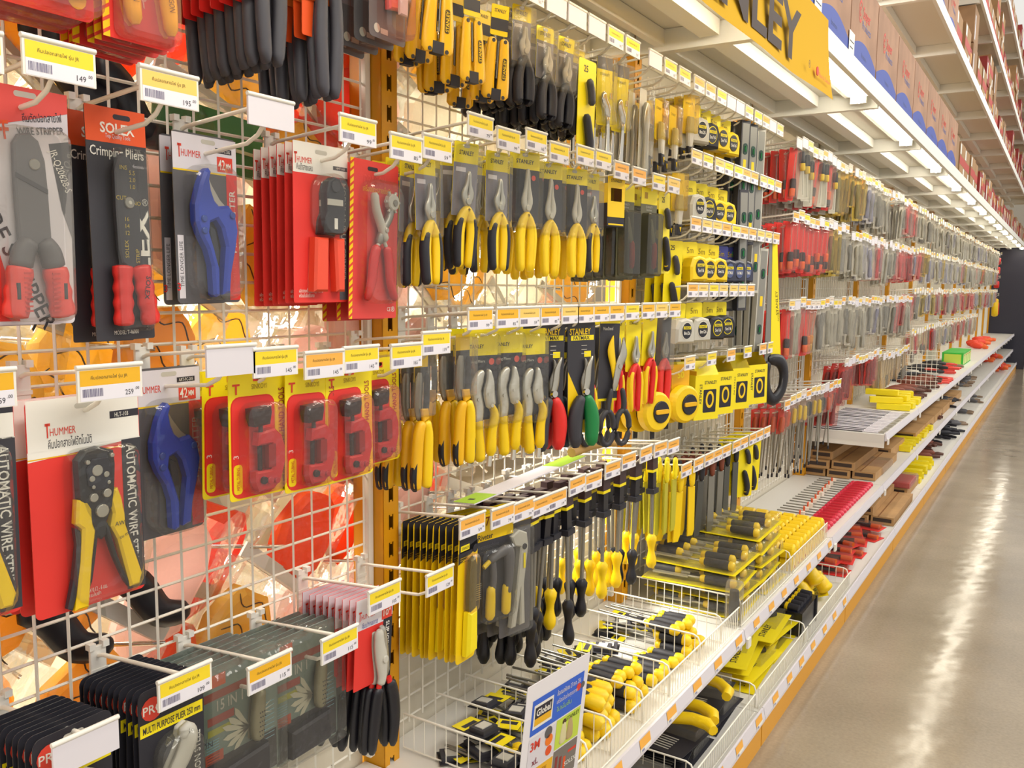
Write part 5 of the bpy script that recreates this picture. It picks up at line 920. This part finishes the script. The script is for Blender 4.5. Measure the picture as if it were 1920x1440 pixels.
# red screwdrivers on the white shelf
for i in range(20):
    y=3.83+.055*i; put(S['sdr'],(.42,y,ZS+.015),'red-handled screwdriver in the row on the white shelf, %s from the near end'%ORD[i],'red screwdrivers on the white shelf',rot=(0,0,R.uniform(-.04,.04)),parts=True)
t=T('hang_label','label'); b=t.part('paper'); b.box(-.012,.012,-.012,.012,0,.02,M('#E8D8C8')); b.box(-.013,-.006,-.013,.013,0,.022,ORA); S['lab']=t
for i in range(12): put(S['lab'],(.27-.004*i,3.85+.09*i,ZS+.012),'orange and white folded label on the red screwdrivers, %s from the near end'%ORD[i],'folded labels on the red screwdrivers',rot=(0,0,R.uniform(-.4,.4)))
# thigh-high shelf
ZU=.634
t=T('sheathed_saw_blade','saw blade'); b=t.part('sheath'); b.plate([(.0,0),(.028,0),(.028,.004),(.0,.004)],-.38,-.02,LAV,.0); b.box(-.38,-.1,-.001,.0,.0,.005,GRY); b=t.part('tang'); b.box(-.02,.01,.006,.02,.0,.003,STEEL); S['blade']=t
for i in range(22): put(S['blade'],(.425,5.02+.043*i,ZU+.001*(i%3)),'white sheathed saw blade on the thigh-high shelf, flat in the near row','white sheathed saw blades',rot=(0,0,R.uniform(-.06,.06)))
t=T('yellow_box','box'); b=t.part('box_body'); b.box(-.2,0,0,.075,0,.035,YEL2); b.box(-.18,-.02,.02,.03,.035,.036,M('#D8C81E')); b.text('25',-.0,-.0,0,.001,INK); S['ybox']=t
i=0
for y,l,a in [(6.05,0,.1),(6.17,0,-.1),(6.3,0,.2),(6.42,0,0),(6.55,0,.15),(6.1,1,.25),(6.25,1,-.15),(6.4,1,.1),(6.55,1,.3),(6.2,2,.05)]:
    put(S['ybox'],(.42-.05*l,y,ZU+.001+.037*l),'long yellow box in the heap on the thigh-high shelf, %s layer'%ORD[l],'yellow boxes, %s layer'%ORD[l],rot=(0,0,a)); i+=1
def lump(nm,cat,c1,c2,L=.2,r=.022):
    t=T(nm,cat); b=t.part('body'); b.tube([(-L,0,r),(-L*.8,.0,r*1.1),(-L*.4,0,r),(-L*.3,0,r*.8)],[r*.5,r,r*.9,r*.5],c1,9); b=t.part('handle'); b.tube([(-L*.35,0,r*.8),(-L*.2,.0,r*.8),(0,0,r*.7)],[r*.5,r*.7,r*.5],c2,8); return t
S['brown']=lump('wooden_handled_tool','hand tool',BROWN,M('#5A3428',.5)); S['black']=lump('black_hand_tool','hand tool',BLK2,BLK2,.22,.02); S['redt']=lump('red_handled_pliers','pliers',M('#3A3A3C',.4,.5),M('#E0453A',.35),.3,.018); S['orgt']=lump('orange_bundle','bundle',M('#E8452A'),M('#F06A30'),.22,.04)
S['greyt']=lump('grey_hand_tool','hand tool',GRY,M('#8B7560',.6),.2,.02)
def heap(pk,desc,Y0,Y1_,x0,x1,z,n,lay=2,full=False,amin=-.5,amax=.5):
    for i in range(n):
        l=i*lay//n; put(S[pk],(R.uniform(x0,x1),R.uniform(Y0,Y1_),z+.036*l),desc+', %s layer'%ORD[l],desc+' heap, %s layer'%ORD[l],rot=(0,0,R.uniform(amin,amax)),parts=full)
heap('brown','brown wooden-handled tool on the thigh-high shelf',6.7,7.9,.3,.42,ZU,22,2); heap('black','black hand tool on the thigh-high shelf beside red pliers',7.9,8.3,.1,.25,ZU,8,2); heap('redt','red-handled pliers on the thigh-high shelf',7.9,9.2,.3,.47,ZU,16,3)
heap('greyt','grey hand tool on the thigh-high shelf',9.3,10.2,.2,.4,ZU,8,1)
t=T('green_box','box'); b=t.part('box_body'); b.box(-.2,0,0,.16,0,.13,M('#35B53A',.5)); b=t.part('printed_panel',None,'lime printed panel'); b.box(.0,.001,.012,.148,.012,.115,M('#D4E08A')); b.box(-.18,-.02,-.001,.0,.012,.115,M('#C8DC50')); b.rect(.08,.13,.095,.108,.0014,KRD); S['gbox']=t
for i in range(5): put(S['gbox'],(.36,8.55+1.5+.17*i,ZU+.001),'green box with lime panel on the thigh-high shelf, %s from the near end'%ORD[i],'green boxes')
heap('orgt','orange and red bundle on the far thigh-high shelf',13,15.5,.25,.4,ZU,8,1)
# knee-high shelf beyond the red screwdrivers
CB=M('#BE9360',.7,0,'p',6)
def cart(L,w_,h,nm='long_carton'):
    t=T(nm,'carton'); b=t.part('carton_body'); b.box(0,w_,0,L,0,h,CB); b.box(w_*.3,w_*.36,-.001,L,h-.0005,h+.0006,M('#8A5E36')); b=t.part('open_end',None,'dark open flap end'); b.box(w_*.1,w_*.9,-.0015,.0,h*.35,h*.8,M('#3A2A22')); return t
S['c1']=cart(.7,.12,.045); S['c2']=cart(.5,.16,.06)
for i,(pk,x,y,z) in enumerate([('c1',.02,5.02,0),('c1',.15,5.02,0),('c1',.28,5.05,0),('c1',.04,5.0,.047),('c1',.17,5.03,.047),('c1',.05,5.04,.094),('c2',.02,5.8,0),('c2',.2,5.8,0),('c2',.1,5.85,.062)]):
    put(S[pk],(x,y,ZS+.001+z),'long brown carton stacked on the knee-high shelf of the fifth bay, %s placed'%ORD[i],'long brown cartons',rot=(0,0,R.uniform(-.02,.02)))
t=T('red_film_pack','tool pack'); b=t.part('contents'); b.box(-.14,0,0,.3,0,.03,M('#C83040',.4)); b=t.part('film',None,'crinkled clear film'); b.plate(rr(-.02,.32,0.001,.045,.01),-.16,.01,FILM,.006); S['film']=t
put(S['film'],(.40,5.25,ZS+.001),'red packs wrapped in crinkled clear film on the knee-high shelf')
for i in range(9): put(S['ybox'],(.43,6.1+.13*i,ZS+.001),'long yellow box on the knee-high shelf, flat row of the sixth bay','yellow boxes on the knee-high shelf',rot=(0,0,R.uniform(-.1,.3)))
for i in range(6): put(S['c2'],(.24,6.55+.01*i,ZS+.001+.061*i*0+.0) if i==0 else (.24,6.55+.52*i,ZS+.001),'short brown carton on the knee-high shelf, %s along from the yellow boxes'%ORD[i],'short brown cartons')
heap('brown','brown tool on the knee-high shelf front',7.3,8.1,.38,.46,ZS,7,1); heap('black','black brush-like tool on the knee-high shelf front',8.2,9.0,.36,.46,ZS,8,2); heap('greyt','grey tool on the far knee-high shelf',9.1,12,.3,.45,ZS,14,1); heap('orgt','orange bundle on the far knee-high shelf',14,16,.35,.45,ZS,5,1)
# bottom shelf
ZB=.110
t=T('yellow_tool_pack','tool pack'); b=t.part('backing_card',None,'yellow printed card'); b.box(-.2,0,0,.3,0,.002,YEL2); b.box(-.03,-.005,.02,.1,.002,.0024,YEL2)
tb_=MB(); tb_.text('STANLEY',0,0,0,.022,INK,w=.12,bold=1); b.merge(tb_,Matrix(((0,0,0,-.06),(0,1,0,.09),(0,0,0,.0028),(0,0,0,1)))@Matrix.Identity(4) if False else Matrix.Translation((-.05,.1,.0028))@Matrix.Rotation(-PI/2,4,'Y'))
b=t.part('tool_body',None,'dark tool body'); b.tube([(-.17,.16,.012),(-.1,.2,.014),(-.05,.26,.012)],[.008,.016,.010],BLK2,8); b=t.part('blister',None,'clear blister'); b.box(-.18,-.02,.13,.29,.002,.026,CLR); S['ypk']=t
for i,(x,y,z,a) in enumerate([(.46,2.68,0,.05),(.45,2.70,.028,-.05),(.44,2.68,.056,.1),(.45,2.95,.0,.0),(.44,2.93,.028,.1),(.43,2.96,.056,-.1),(.44,2.66,.084,.15),(.45,2.92,.084,.05)]):
    put(S['ypk'],(x,y,ZB+z),'yellow printed pack on the bottom shelf, %s of the pile from below'%ORD[i],'yellow printed packs on the bottom shelf',rot=(0,0,a))
t=T('tool_roll_bag','tool bag'); b=t.part('bag_body',None,'shiny black bag'); b.box(-.2,0,0,.24,0,.09,M('#10111E',.22)); b=t.part('contents',None,'dark tools with yellow bands'); 
for j in range(5): b.tube([(-.02,.03+.045*j,.095),(-.12,.04+.045*j,.10)],[.016,.014],BLK2,8); b.tube([(-.06,.03+.045*j,.097),(-.07,.032+.045*j,.098)],.017,YEL,8)
b=t.part('strap',None,'black strap'); b.box(.0,.006,.2,.215,-.02,.1,BLK)
put(t,(.47,3.24,ZB+.002),'shiny black tool roll bag on the bottom shelf beside yellow packs'); 
S['sdyl']=sdh(YEL,YEL,.02,.03,.09,'tape reel','yellow_reel')
for i,(x,y,z) in enumerate([(.42,3.56,.04),(.40,3.64,.04),(.44,3.62,.09),(.46,3.70,.04)]): put(S['sdyl'],(x,y,ZB+z),'thick yellow ribbed roll on the bottom shelf, %s from the near side'%ORD[i],'thick yellow rolls',rot=(0,.9,0))
put(S['ypk'],(.47,3.68,ZB+.03),'single yellow pack leaning beyond the thick yellow rolls on the bottom shelf',rot=(0,-.3,.3))
def hmr(): 
    t=T('bent_handle_tool','hand tool'); b=t.part('handle',None,'yellow bent handle'); b.tube([(-.16,.02,.02),(-.08,.0,.022),(0,-.01,.024),(.04,-.03,.02),(.05,-.06,.018)],[.016,.018,.017,.018,.014],YEL,9); b=t.part('head'); b.box(-.2,-.15,0,.05,.005,.035,DGR); return t
S['bent']=hmr()
t=T('dark_tool_pack','tool pack'); b=t.part('backing_card'); b.box(-.18,0,0,.24,0,.002,BLK2); 
for j in range(6): b.box(-.16,-.05,.02+.012*j,.024+.012*j,.002,.0024,LGT)
b=t.part('blister',None,'clear blister with grey tool'); b.box(-.17,-.01,.1,.23,.002,.03,CLR2); b.tube([(-.15,.15,.014),(-.04,.18,.014)],.010,GRY,8); S['dpk']=t
for i,(y,z,a) in enumerate([(1.78,0,.1),(1.8,.032,-.1),(2.1,0,0),(2.12,.032,.15),(2.08,.064,-.1),(2.36,0,.05),(2.33,.032,-.05),(1.5,0,0),(2.36,.064,.1)]): put(S['dpk'],(.45,y,ZB+z),'dark clear-fronted pack on the bottom shelf, %s in the pile order'%ORD[i],'dark clear-fronted packs on the bottom shelf',rot=(0,0,a))
for i,(y,z,a) in enumerate([(1.9,.07,.2),(2.2,.10,.5),(2.28,.10,.1),(2.45,.10,-.2),(1.62,.03,.3)]): put(S['bent'],(.43,y,ZB+z),'yellow bent-handled tool lying on dark packs, %s from the near end'%ORD[i],'bent-handled tools',rot=(0,0,a))
for i in range(5): put(S['sdf'],(.47,1.50+.04*i,ZB+.02),'thick yellow-handled tool at the near end of the bottom shelf, lower layer','yellow tools lower',rot=(0,0,R.uniform(-.2,.2)))
for i in range(4): put(S['sdf'],(.45,1.52+.04*i,ZB+.052),'thick yellow-handled tool at the near end of the bottom shelf, upper layer','yellow tools upper',rot=(0,0,R.uniform(-.2,.3)))
t=T('red_tool_pack','tool pack'); b=t.part('backing_card'); b.box(-.22,0,0,.12,0,.002,RED2); b=t.part('contents',None,'dark and orange tool'); b.tube([(-.18,.06,.012),(-.02,.06,.012)],[.008,.013],BLK2,8); b.tube([(-.06,.06,.012),(-.01,.06,.012)],.0135,ORG,8); b=t.part('blister',None,'clear blister'); b.box(-.21,-.01,.02,.1,.002,.027,CLRR); S['rpk']=t
for i in range(16): put(S['rpk'],(.47-.03*(i%3),4.05+.11*(i%8),ZB+.029*(i//8)+.003*(i%3)),'red blister pack on the bottom shelf of the fourth bay, %s layer'%ORD[i//8],'red packs on the bottom shelf, %s layer'%ORD[i//8],rot=(0,0,R.uniform(-.3,.3)))
for i,(pk,x,y,z) in enumerate([('c1',.1,5.05,0),('c1',.25,5.05,0),('c1',.38,5.1,0),('c1',.12,5.1,.047),('c1',.27,5.1,.047),('c2',.3,5.85,0),('c2',.1,5.85,0)]): put(S[pk],(x,y,ZB+z),'brown carton on the bottom shelf of the fifth bay, %s placed'%ORD[i],'brown cartons on the bottom shelf')
put(S['film'],(.47,5.85,ZB+.062),'crinkled clear film pack on the brown cartons of the bottom shelf')
for i in range(9): put(S['ybox'],(.47,6.35+.09*i,ZB+.036*(i%2)),'long yellow box on the bottom shelf of the sixth bay, %s layer'%ORD[i%2],'yellow boxes on the bottom shelf, %s layer'%ORD[i%2],rot=(0,0,R.uniform(-.2,.3)))
heap('brown','brown tool on the bottom shelf',7.3,8.0,.36,.5,ZB,10,2); heap('black','black tool on the bottom shelf',8.1,9.2,.36,.52,ZB,12,2); heap('greyt','grey tool on the far bottom shelf',9.3,12.5,.3,.5,ZB,12,1); heap('orgt','orange bundle on the far bottom shelf',15,17.5,.35,.5,ZB,8,2)
# advertising sheet clipped to the fence
b=MB(); SW,SH=.205,.29
b.plate(rr(0,SW,-SH,0,.003),0,.0012,M('#E8E4E8',.4))
def rc(y0,y1,z0,z1,m,x=.0016): b.rect(y0*SW,y1*SW,-z1*SH,-z0*SH,x,m)
rc(.1,.93,.12,.37,M('#2F62D0',.5)); rc(.13,.43,.16,.33,WHT,.0018); rc(.15,.41,.18,.26,INK,.002); rc(.15,.41,.26,.31,YOR,.002); b.text('Global',.28*SW,-.22*SH,.0023,.014,WHT,w=.045,bold=2)
b.text('ข้อเสนอพิเศษ 27 ก.ค. 256',.68*SW,-.17*SH,.0023,.010,WHT,w=.08); b.text('เครื่องมือช่างคุณภาพ',.66*SW,-.23*SH,.0023,.009,LAV,w=.07); b.text('โปรโมชั่น',.62*SW,-.29*SH,.0023,.009,M('#9FD060'),w=.05); b.disc(.85*SW,-.22*SH,.008,.0018,.0022,KRD,12); b.disc(.92*SW,-.22*SH,.007,.0018,.0022,GRY,12)
rc(.53,.93,.38,.6,M('#C3D84A')); b.text('STANLEY',.8*SW,-.41*SH,.0023,.009,M('#5A6A1A'),w=.045,bold=1); b.limb([(.66*SW,-.42*SH),(.66*SW,-.5*SH),(.66*SW,-.58*SH)],[.005,.010,.012],.0008,M('#D8CFA0'),.0018); b.limb([(.76*SW,-.42*SH),(.77*SW,-.5*SH),(.77*SW,-.58*SH)],[.005,.010,.012],.0008,M('#B8A070'),.0018); b.disc(.66*SW,-.42*SH,.006,.0018,.0024,M('#4A3020'),10)
rc(.1,.52,.39,.62,LAV); b.text('3M',.2*SW,-.45*SH,.0023,.018,KRD,bold=2); b.disc(.42*SW,-.48*SH,.012,.0018,.0024,ORG,14); b.disc(.4*SW,-.42*SH,.012,.0018,.0024,GRY,14); b.disc(.43*SW,-.56*SH,.010,.0018,.0024,ORA,14); b.text('xL',.22*SW,-.57*SH,.0023,.014,M('#8A3A4A'),bold=1)
rc(.53,.93,.61,.85,M('#77706A')); 
for i in range(3): rc(.57+.07*i,.61+.07*i,.66+.02*i,.8,M('#8A2F2A') if i<2 else ORA,.0018)
b.text('SOLEX',.83*SW,-.76*SH,.0023,.010,WHT,w=.04,bold=1); rc(.78,.92,.67,.69,KRD,.0018)
rc(.1,.52,.63,.72,YOR); rc(.1,.52,.72,.97,M('#D8D0DC')); b.text('GARANTIE',.3*SW,-.675*SH,.0023,.010,M('#9A6A10'),w=.05); 
for i,m_ in enumerate((KRD,GRY,BROWN,GRY)): b.disc((.17+.09*i)*SW,-.88*SH,.007,.0018,.0022,m_,10)
rc(.53,.93,.86,.985,M('#D07A4A')); b.text('Sumsu Sumsu',.72*SW,-.89*SH,.0026,.014,M('#C9B820'),w=.09)
obj('advert_sheet',b,'laminated advertising sheet with blue header leaning out from the wire fence','leaflet',loc=(.452,1.285,.690),rot=(0.0,.10,-.10))
# sample strip and wooden handle lying on the second bay hooks
b=MB(); b.box(-.02,.0,0,.62,0,.003,LAV); b.box(-.055,.0,0,.1,.003,.0035,LIME); b.box(-.055,.0,.45,.62,.003,.0035,LIME); b.box(-.055,-.02,0,.62,0,.003,LAV); b.box(-.035,-.02,.03,.04,.0036,.004,INK)
obj('hedge_blade_sleeve',b,'long pale and lime green sleeve lying across the thigh-high hooks','sleeve',loc=(.17,1.52,.936),rot=(0,-.06,.08))
t=T('wooden_brush','brush'); b=t.part('grip'); b.tube([(0,0,0),(.0,.1,.006),(.0,.2,.006),(.01,.3,0)],[.02,.024,.022,.02],M('#C9A05E',.5),10); b.tube([(.0,.28,0),(.06,.31,0)],[.02,.014],M('#C9A05E',.5),8)
put(t,(.12,2.05,.962),'pale wooden brush lying on the thigh-high hooks beyond the green sleeve',sc_=.66)
# ================= goods on the reverse side, seen through the wire =================
def bag(nm,core,stroke=None,w=.16,h=.24,film=CLR,pink=False):
    t=T(nm,'bagged goods'); b=t.part('contents'); rq=random.Random(nm)
    o=[]
    for i in range(14):
        a=2*PI*i/14; o.append((w*.42*math.cos(a)*(1+.12*rq.uniform(-1,1)),-h*.55+h*.40*math.sin(a)*(1+.12*rq.uniform(-1,1))))
    b.plate(o,-.02,.02,core,.012)
    if stroke:
        for q in(.3,.55,.8):
            L=[(-w*.34+w*.68*i/8,-h*q+.012*math.sin(i*1.3+q*9)) for i in range(9)]; b.limb(L,[.0014]*9,.0012,stroke,.0205,n=4,sub=2)
    b=t.part('film_bag',None,'crinkled clear plastic bag'); b.plate([(-w*.5,0),(w*.5,0),(w*.52,-h*.5),(w*.5,-h),(-w*.5,-h),(-w*.52,-h*.5)],-.028,.03,film,.010); b=t.part('header',None,'folded header strip'); b.box(-.003,.003,-w*.5,w*.5,-.0,.03,WHT); return t
G={'ob':bag('orange_goods_bag',M('#F4BC55',.5,0,'t'),M('#3A2A1A')),'yb':bag('yellow_goods_bag',M('#F4CC5E',.5,0,'t'),M('#4A3A1A'),.18,.22),'rb':bag('red_goods_bag',M('#EC6A58',.5,0,'t'),None,.13,.3),'pb':bag('pink_goods_bag',M('#F5D6CF',.5,0,'t'),None,.17,.32),'wb':bag('cream_goods_bag',M('#FFF8EA',.5,0,'t'),None,.17,.24),'or2':bag('bright_orange_goods_bag',M('#F0661E',.5,0,'t'),None,.15,.26)}
t=T('pruning_saw','saw'); b=t.part('handle',None,'black handle with yellow inlay'); b.limb([(0,0),(.01,-.05),(.0,-.12),(.03,-.17)],[.022,.027,.025,.018],.013,BLK,0); b.limb([(.002,-.04),(.0,-.07)],[.008,.006],.015,YOR,0); b=t.part('blade'); b.limb([(0,.0),(-.03,.12),(-.02,.25)],[.016,.014,.006],.002,STEEL,0); G['sw']=t
t=T('chrome_bar_hook','display hook'); b=t.part('bar',None,'bent chrome bar'); b.tube([(0,0,0),(-.22,0,.02),(-.25,0,.0),(-.22,.0,-.03)],.004,CHR,8); G['cb']=t
gd={'ob':'orange goods in a crinkled clear bag','yb':'yellow goods with wavy dark lines, bagged','rb':'red goods in a clear bag','pb':'pink-tinted bag','wb':'cream goods in a clear bag','or2':'bright orange bagged goods','sw':'black and yellow handled pruning saw'}
pos=['lower','middle','upper']
def back(pk,Y,z,x,tilt,sc_=1,face=0):
    bay='first' if Y<Y1 else 'second'; v='low' if z<1.0 else 'waist-high' if z<1.35 else 'high'
    key=(pk,int(Y*6),v); cnt[key]=cnt.get(key,0)+1
    put(G[pk],(x,Y,z),'%s behind the grid, %s, %s bay, %s slot'%(gd[pk],v,bay,ORD[min(19,int(max(0,Y-.2)*6))]),'%s behind the grid'%gd[pk],rot=(tilt,R.uniform(-.15,.15),R.uniform(-.3,.3)+face),sc_=sc_)
rb=random.Random(5)
for zi,z in enumerate((.72,.9,1.08,1.25,1.43,1.6,1.78,1.95)):
    for yi in range(15):
        Y=.22+.158*yi+rb.uniform(-.02,.02); 
        if Y>2.5: break
        if Y<.95 or 1.2<z<1.5 and Y<1.3: pk=rb.choice(['ob','yb','yb','yb','ob','wb','rb']) if z>.8 else rb.choice(['yb','ob','yb','wb'])
        elif Y<1.75: pk=rb.choice(['pb','rb','pb','or2','yb','pb'])
        else: pk=rb.choice(['wb','wb','or2','wb','yb'])
        if Y>1.9 and z<1.1: continue
        back(pk,Y,z+.12+rb.uniform(-.03,.03),-.07-.06*((zi+yi)%2),-.55+rb.uniform(-.2,.2) if pk!='sw' else .55)
for Y,z,d in ((.655,.935,'black and yellow pruning saw handle low behind the grid, nearer one'),(.80,.945,'black and yellow pruning saw handle low behind the grid, farther one'),(.70,1.78,'black pruning saw handle high behind the grid above the crimping pliers'),(.80,1.74,'second black pruning saw handle high behind the grid')):
    put(G['sw'],(-.032,Y,z),d,rot=(.75,0,0))
b=MB(); b.box(-.05,-.035,-.11,.11,-.05,.05,M('#3E7A3A',.5)); b.box(-.034,-.033,-.11,.11,-.012,-.006,M('#DAD8A0')); obj('green_pack',b,'flat green pack behind the wire grid above the crimping tool cards','pack',loc=(0,1.02,1.655),rot=(-.1,0,0))
for k in range(-1,3):
    put(TLAMP,(0,Y1+(k+1)*BAY,0),'added fluorescent tube lamp lighting the reverse side of the %s bay'%ORD[k+1],'added reverse side tube lamps',rot=(0,0,PI)); put(cz,(0,Y1+(k+1)*BAY,0),'white canopy shelf on the reverse side of the %s bay'%ORD[k+1],'reverse side canopy shelves',rot=(0,0,PI))  # tube lamps mirrored from the aisle side, added to brighten the bagged goods
for z in (.8,1.0,1.3,1.55):
    for yi in range(8):
        Y=.35+.27*yi
        put(G['cb'],(-.03,Y,z+.1*(yi%2)),'bent chrome bar behind the wire grid, %s along, %s level'%(ORD[yi],ORD[[.8,1.0,1.3,1.55].index(z)]),'chrome bars behind the grid',rot=(0,0,.9)); G['cb'].cat='display hook'
# stock on the next aisle's shelf, far behind the grid
b=MB(); b.box(-2.6,-2.2,.0,6,.6,.63,WHT); b.box(-2.6,-2.2,0,6,1.3,1.33,WHT); b.box(-2.62,-2.6,0,6,0,2.4,M('#D9CDB4',.7)); obj('next_aisle_shelving',b,'white shelving across the next aisle, glimpsed through the wire grid','shelving')
t=T('stock_box','box'); b=t.part('box_body'); b.box(-.25,0,0,.28,0,.3,M('#D6C6A2',.6)); b.box(0,.001,.05,.2,.1,.2,WHT); t2=T('stock_box','box'); b=t2.part('box_body'); b.box(-.25,0,0,.25,0,.24,M('#C8A23A',.6)); b.box(0,.001,.05,.18,.06,.18,M('#4A62A8'))
for j,z in enumerate((.631,1.331)):
    for i in range(18): put(t if (i+j)%3 else t2,(-2.22,.1+.32*i,z),'stock box on the %s shelf across the next aisle, %s along'%(['lower','upper'][j],ORD[i]),'stock boxes across the next aisle')
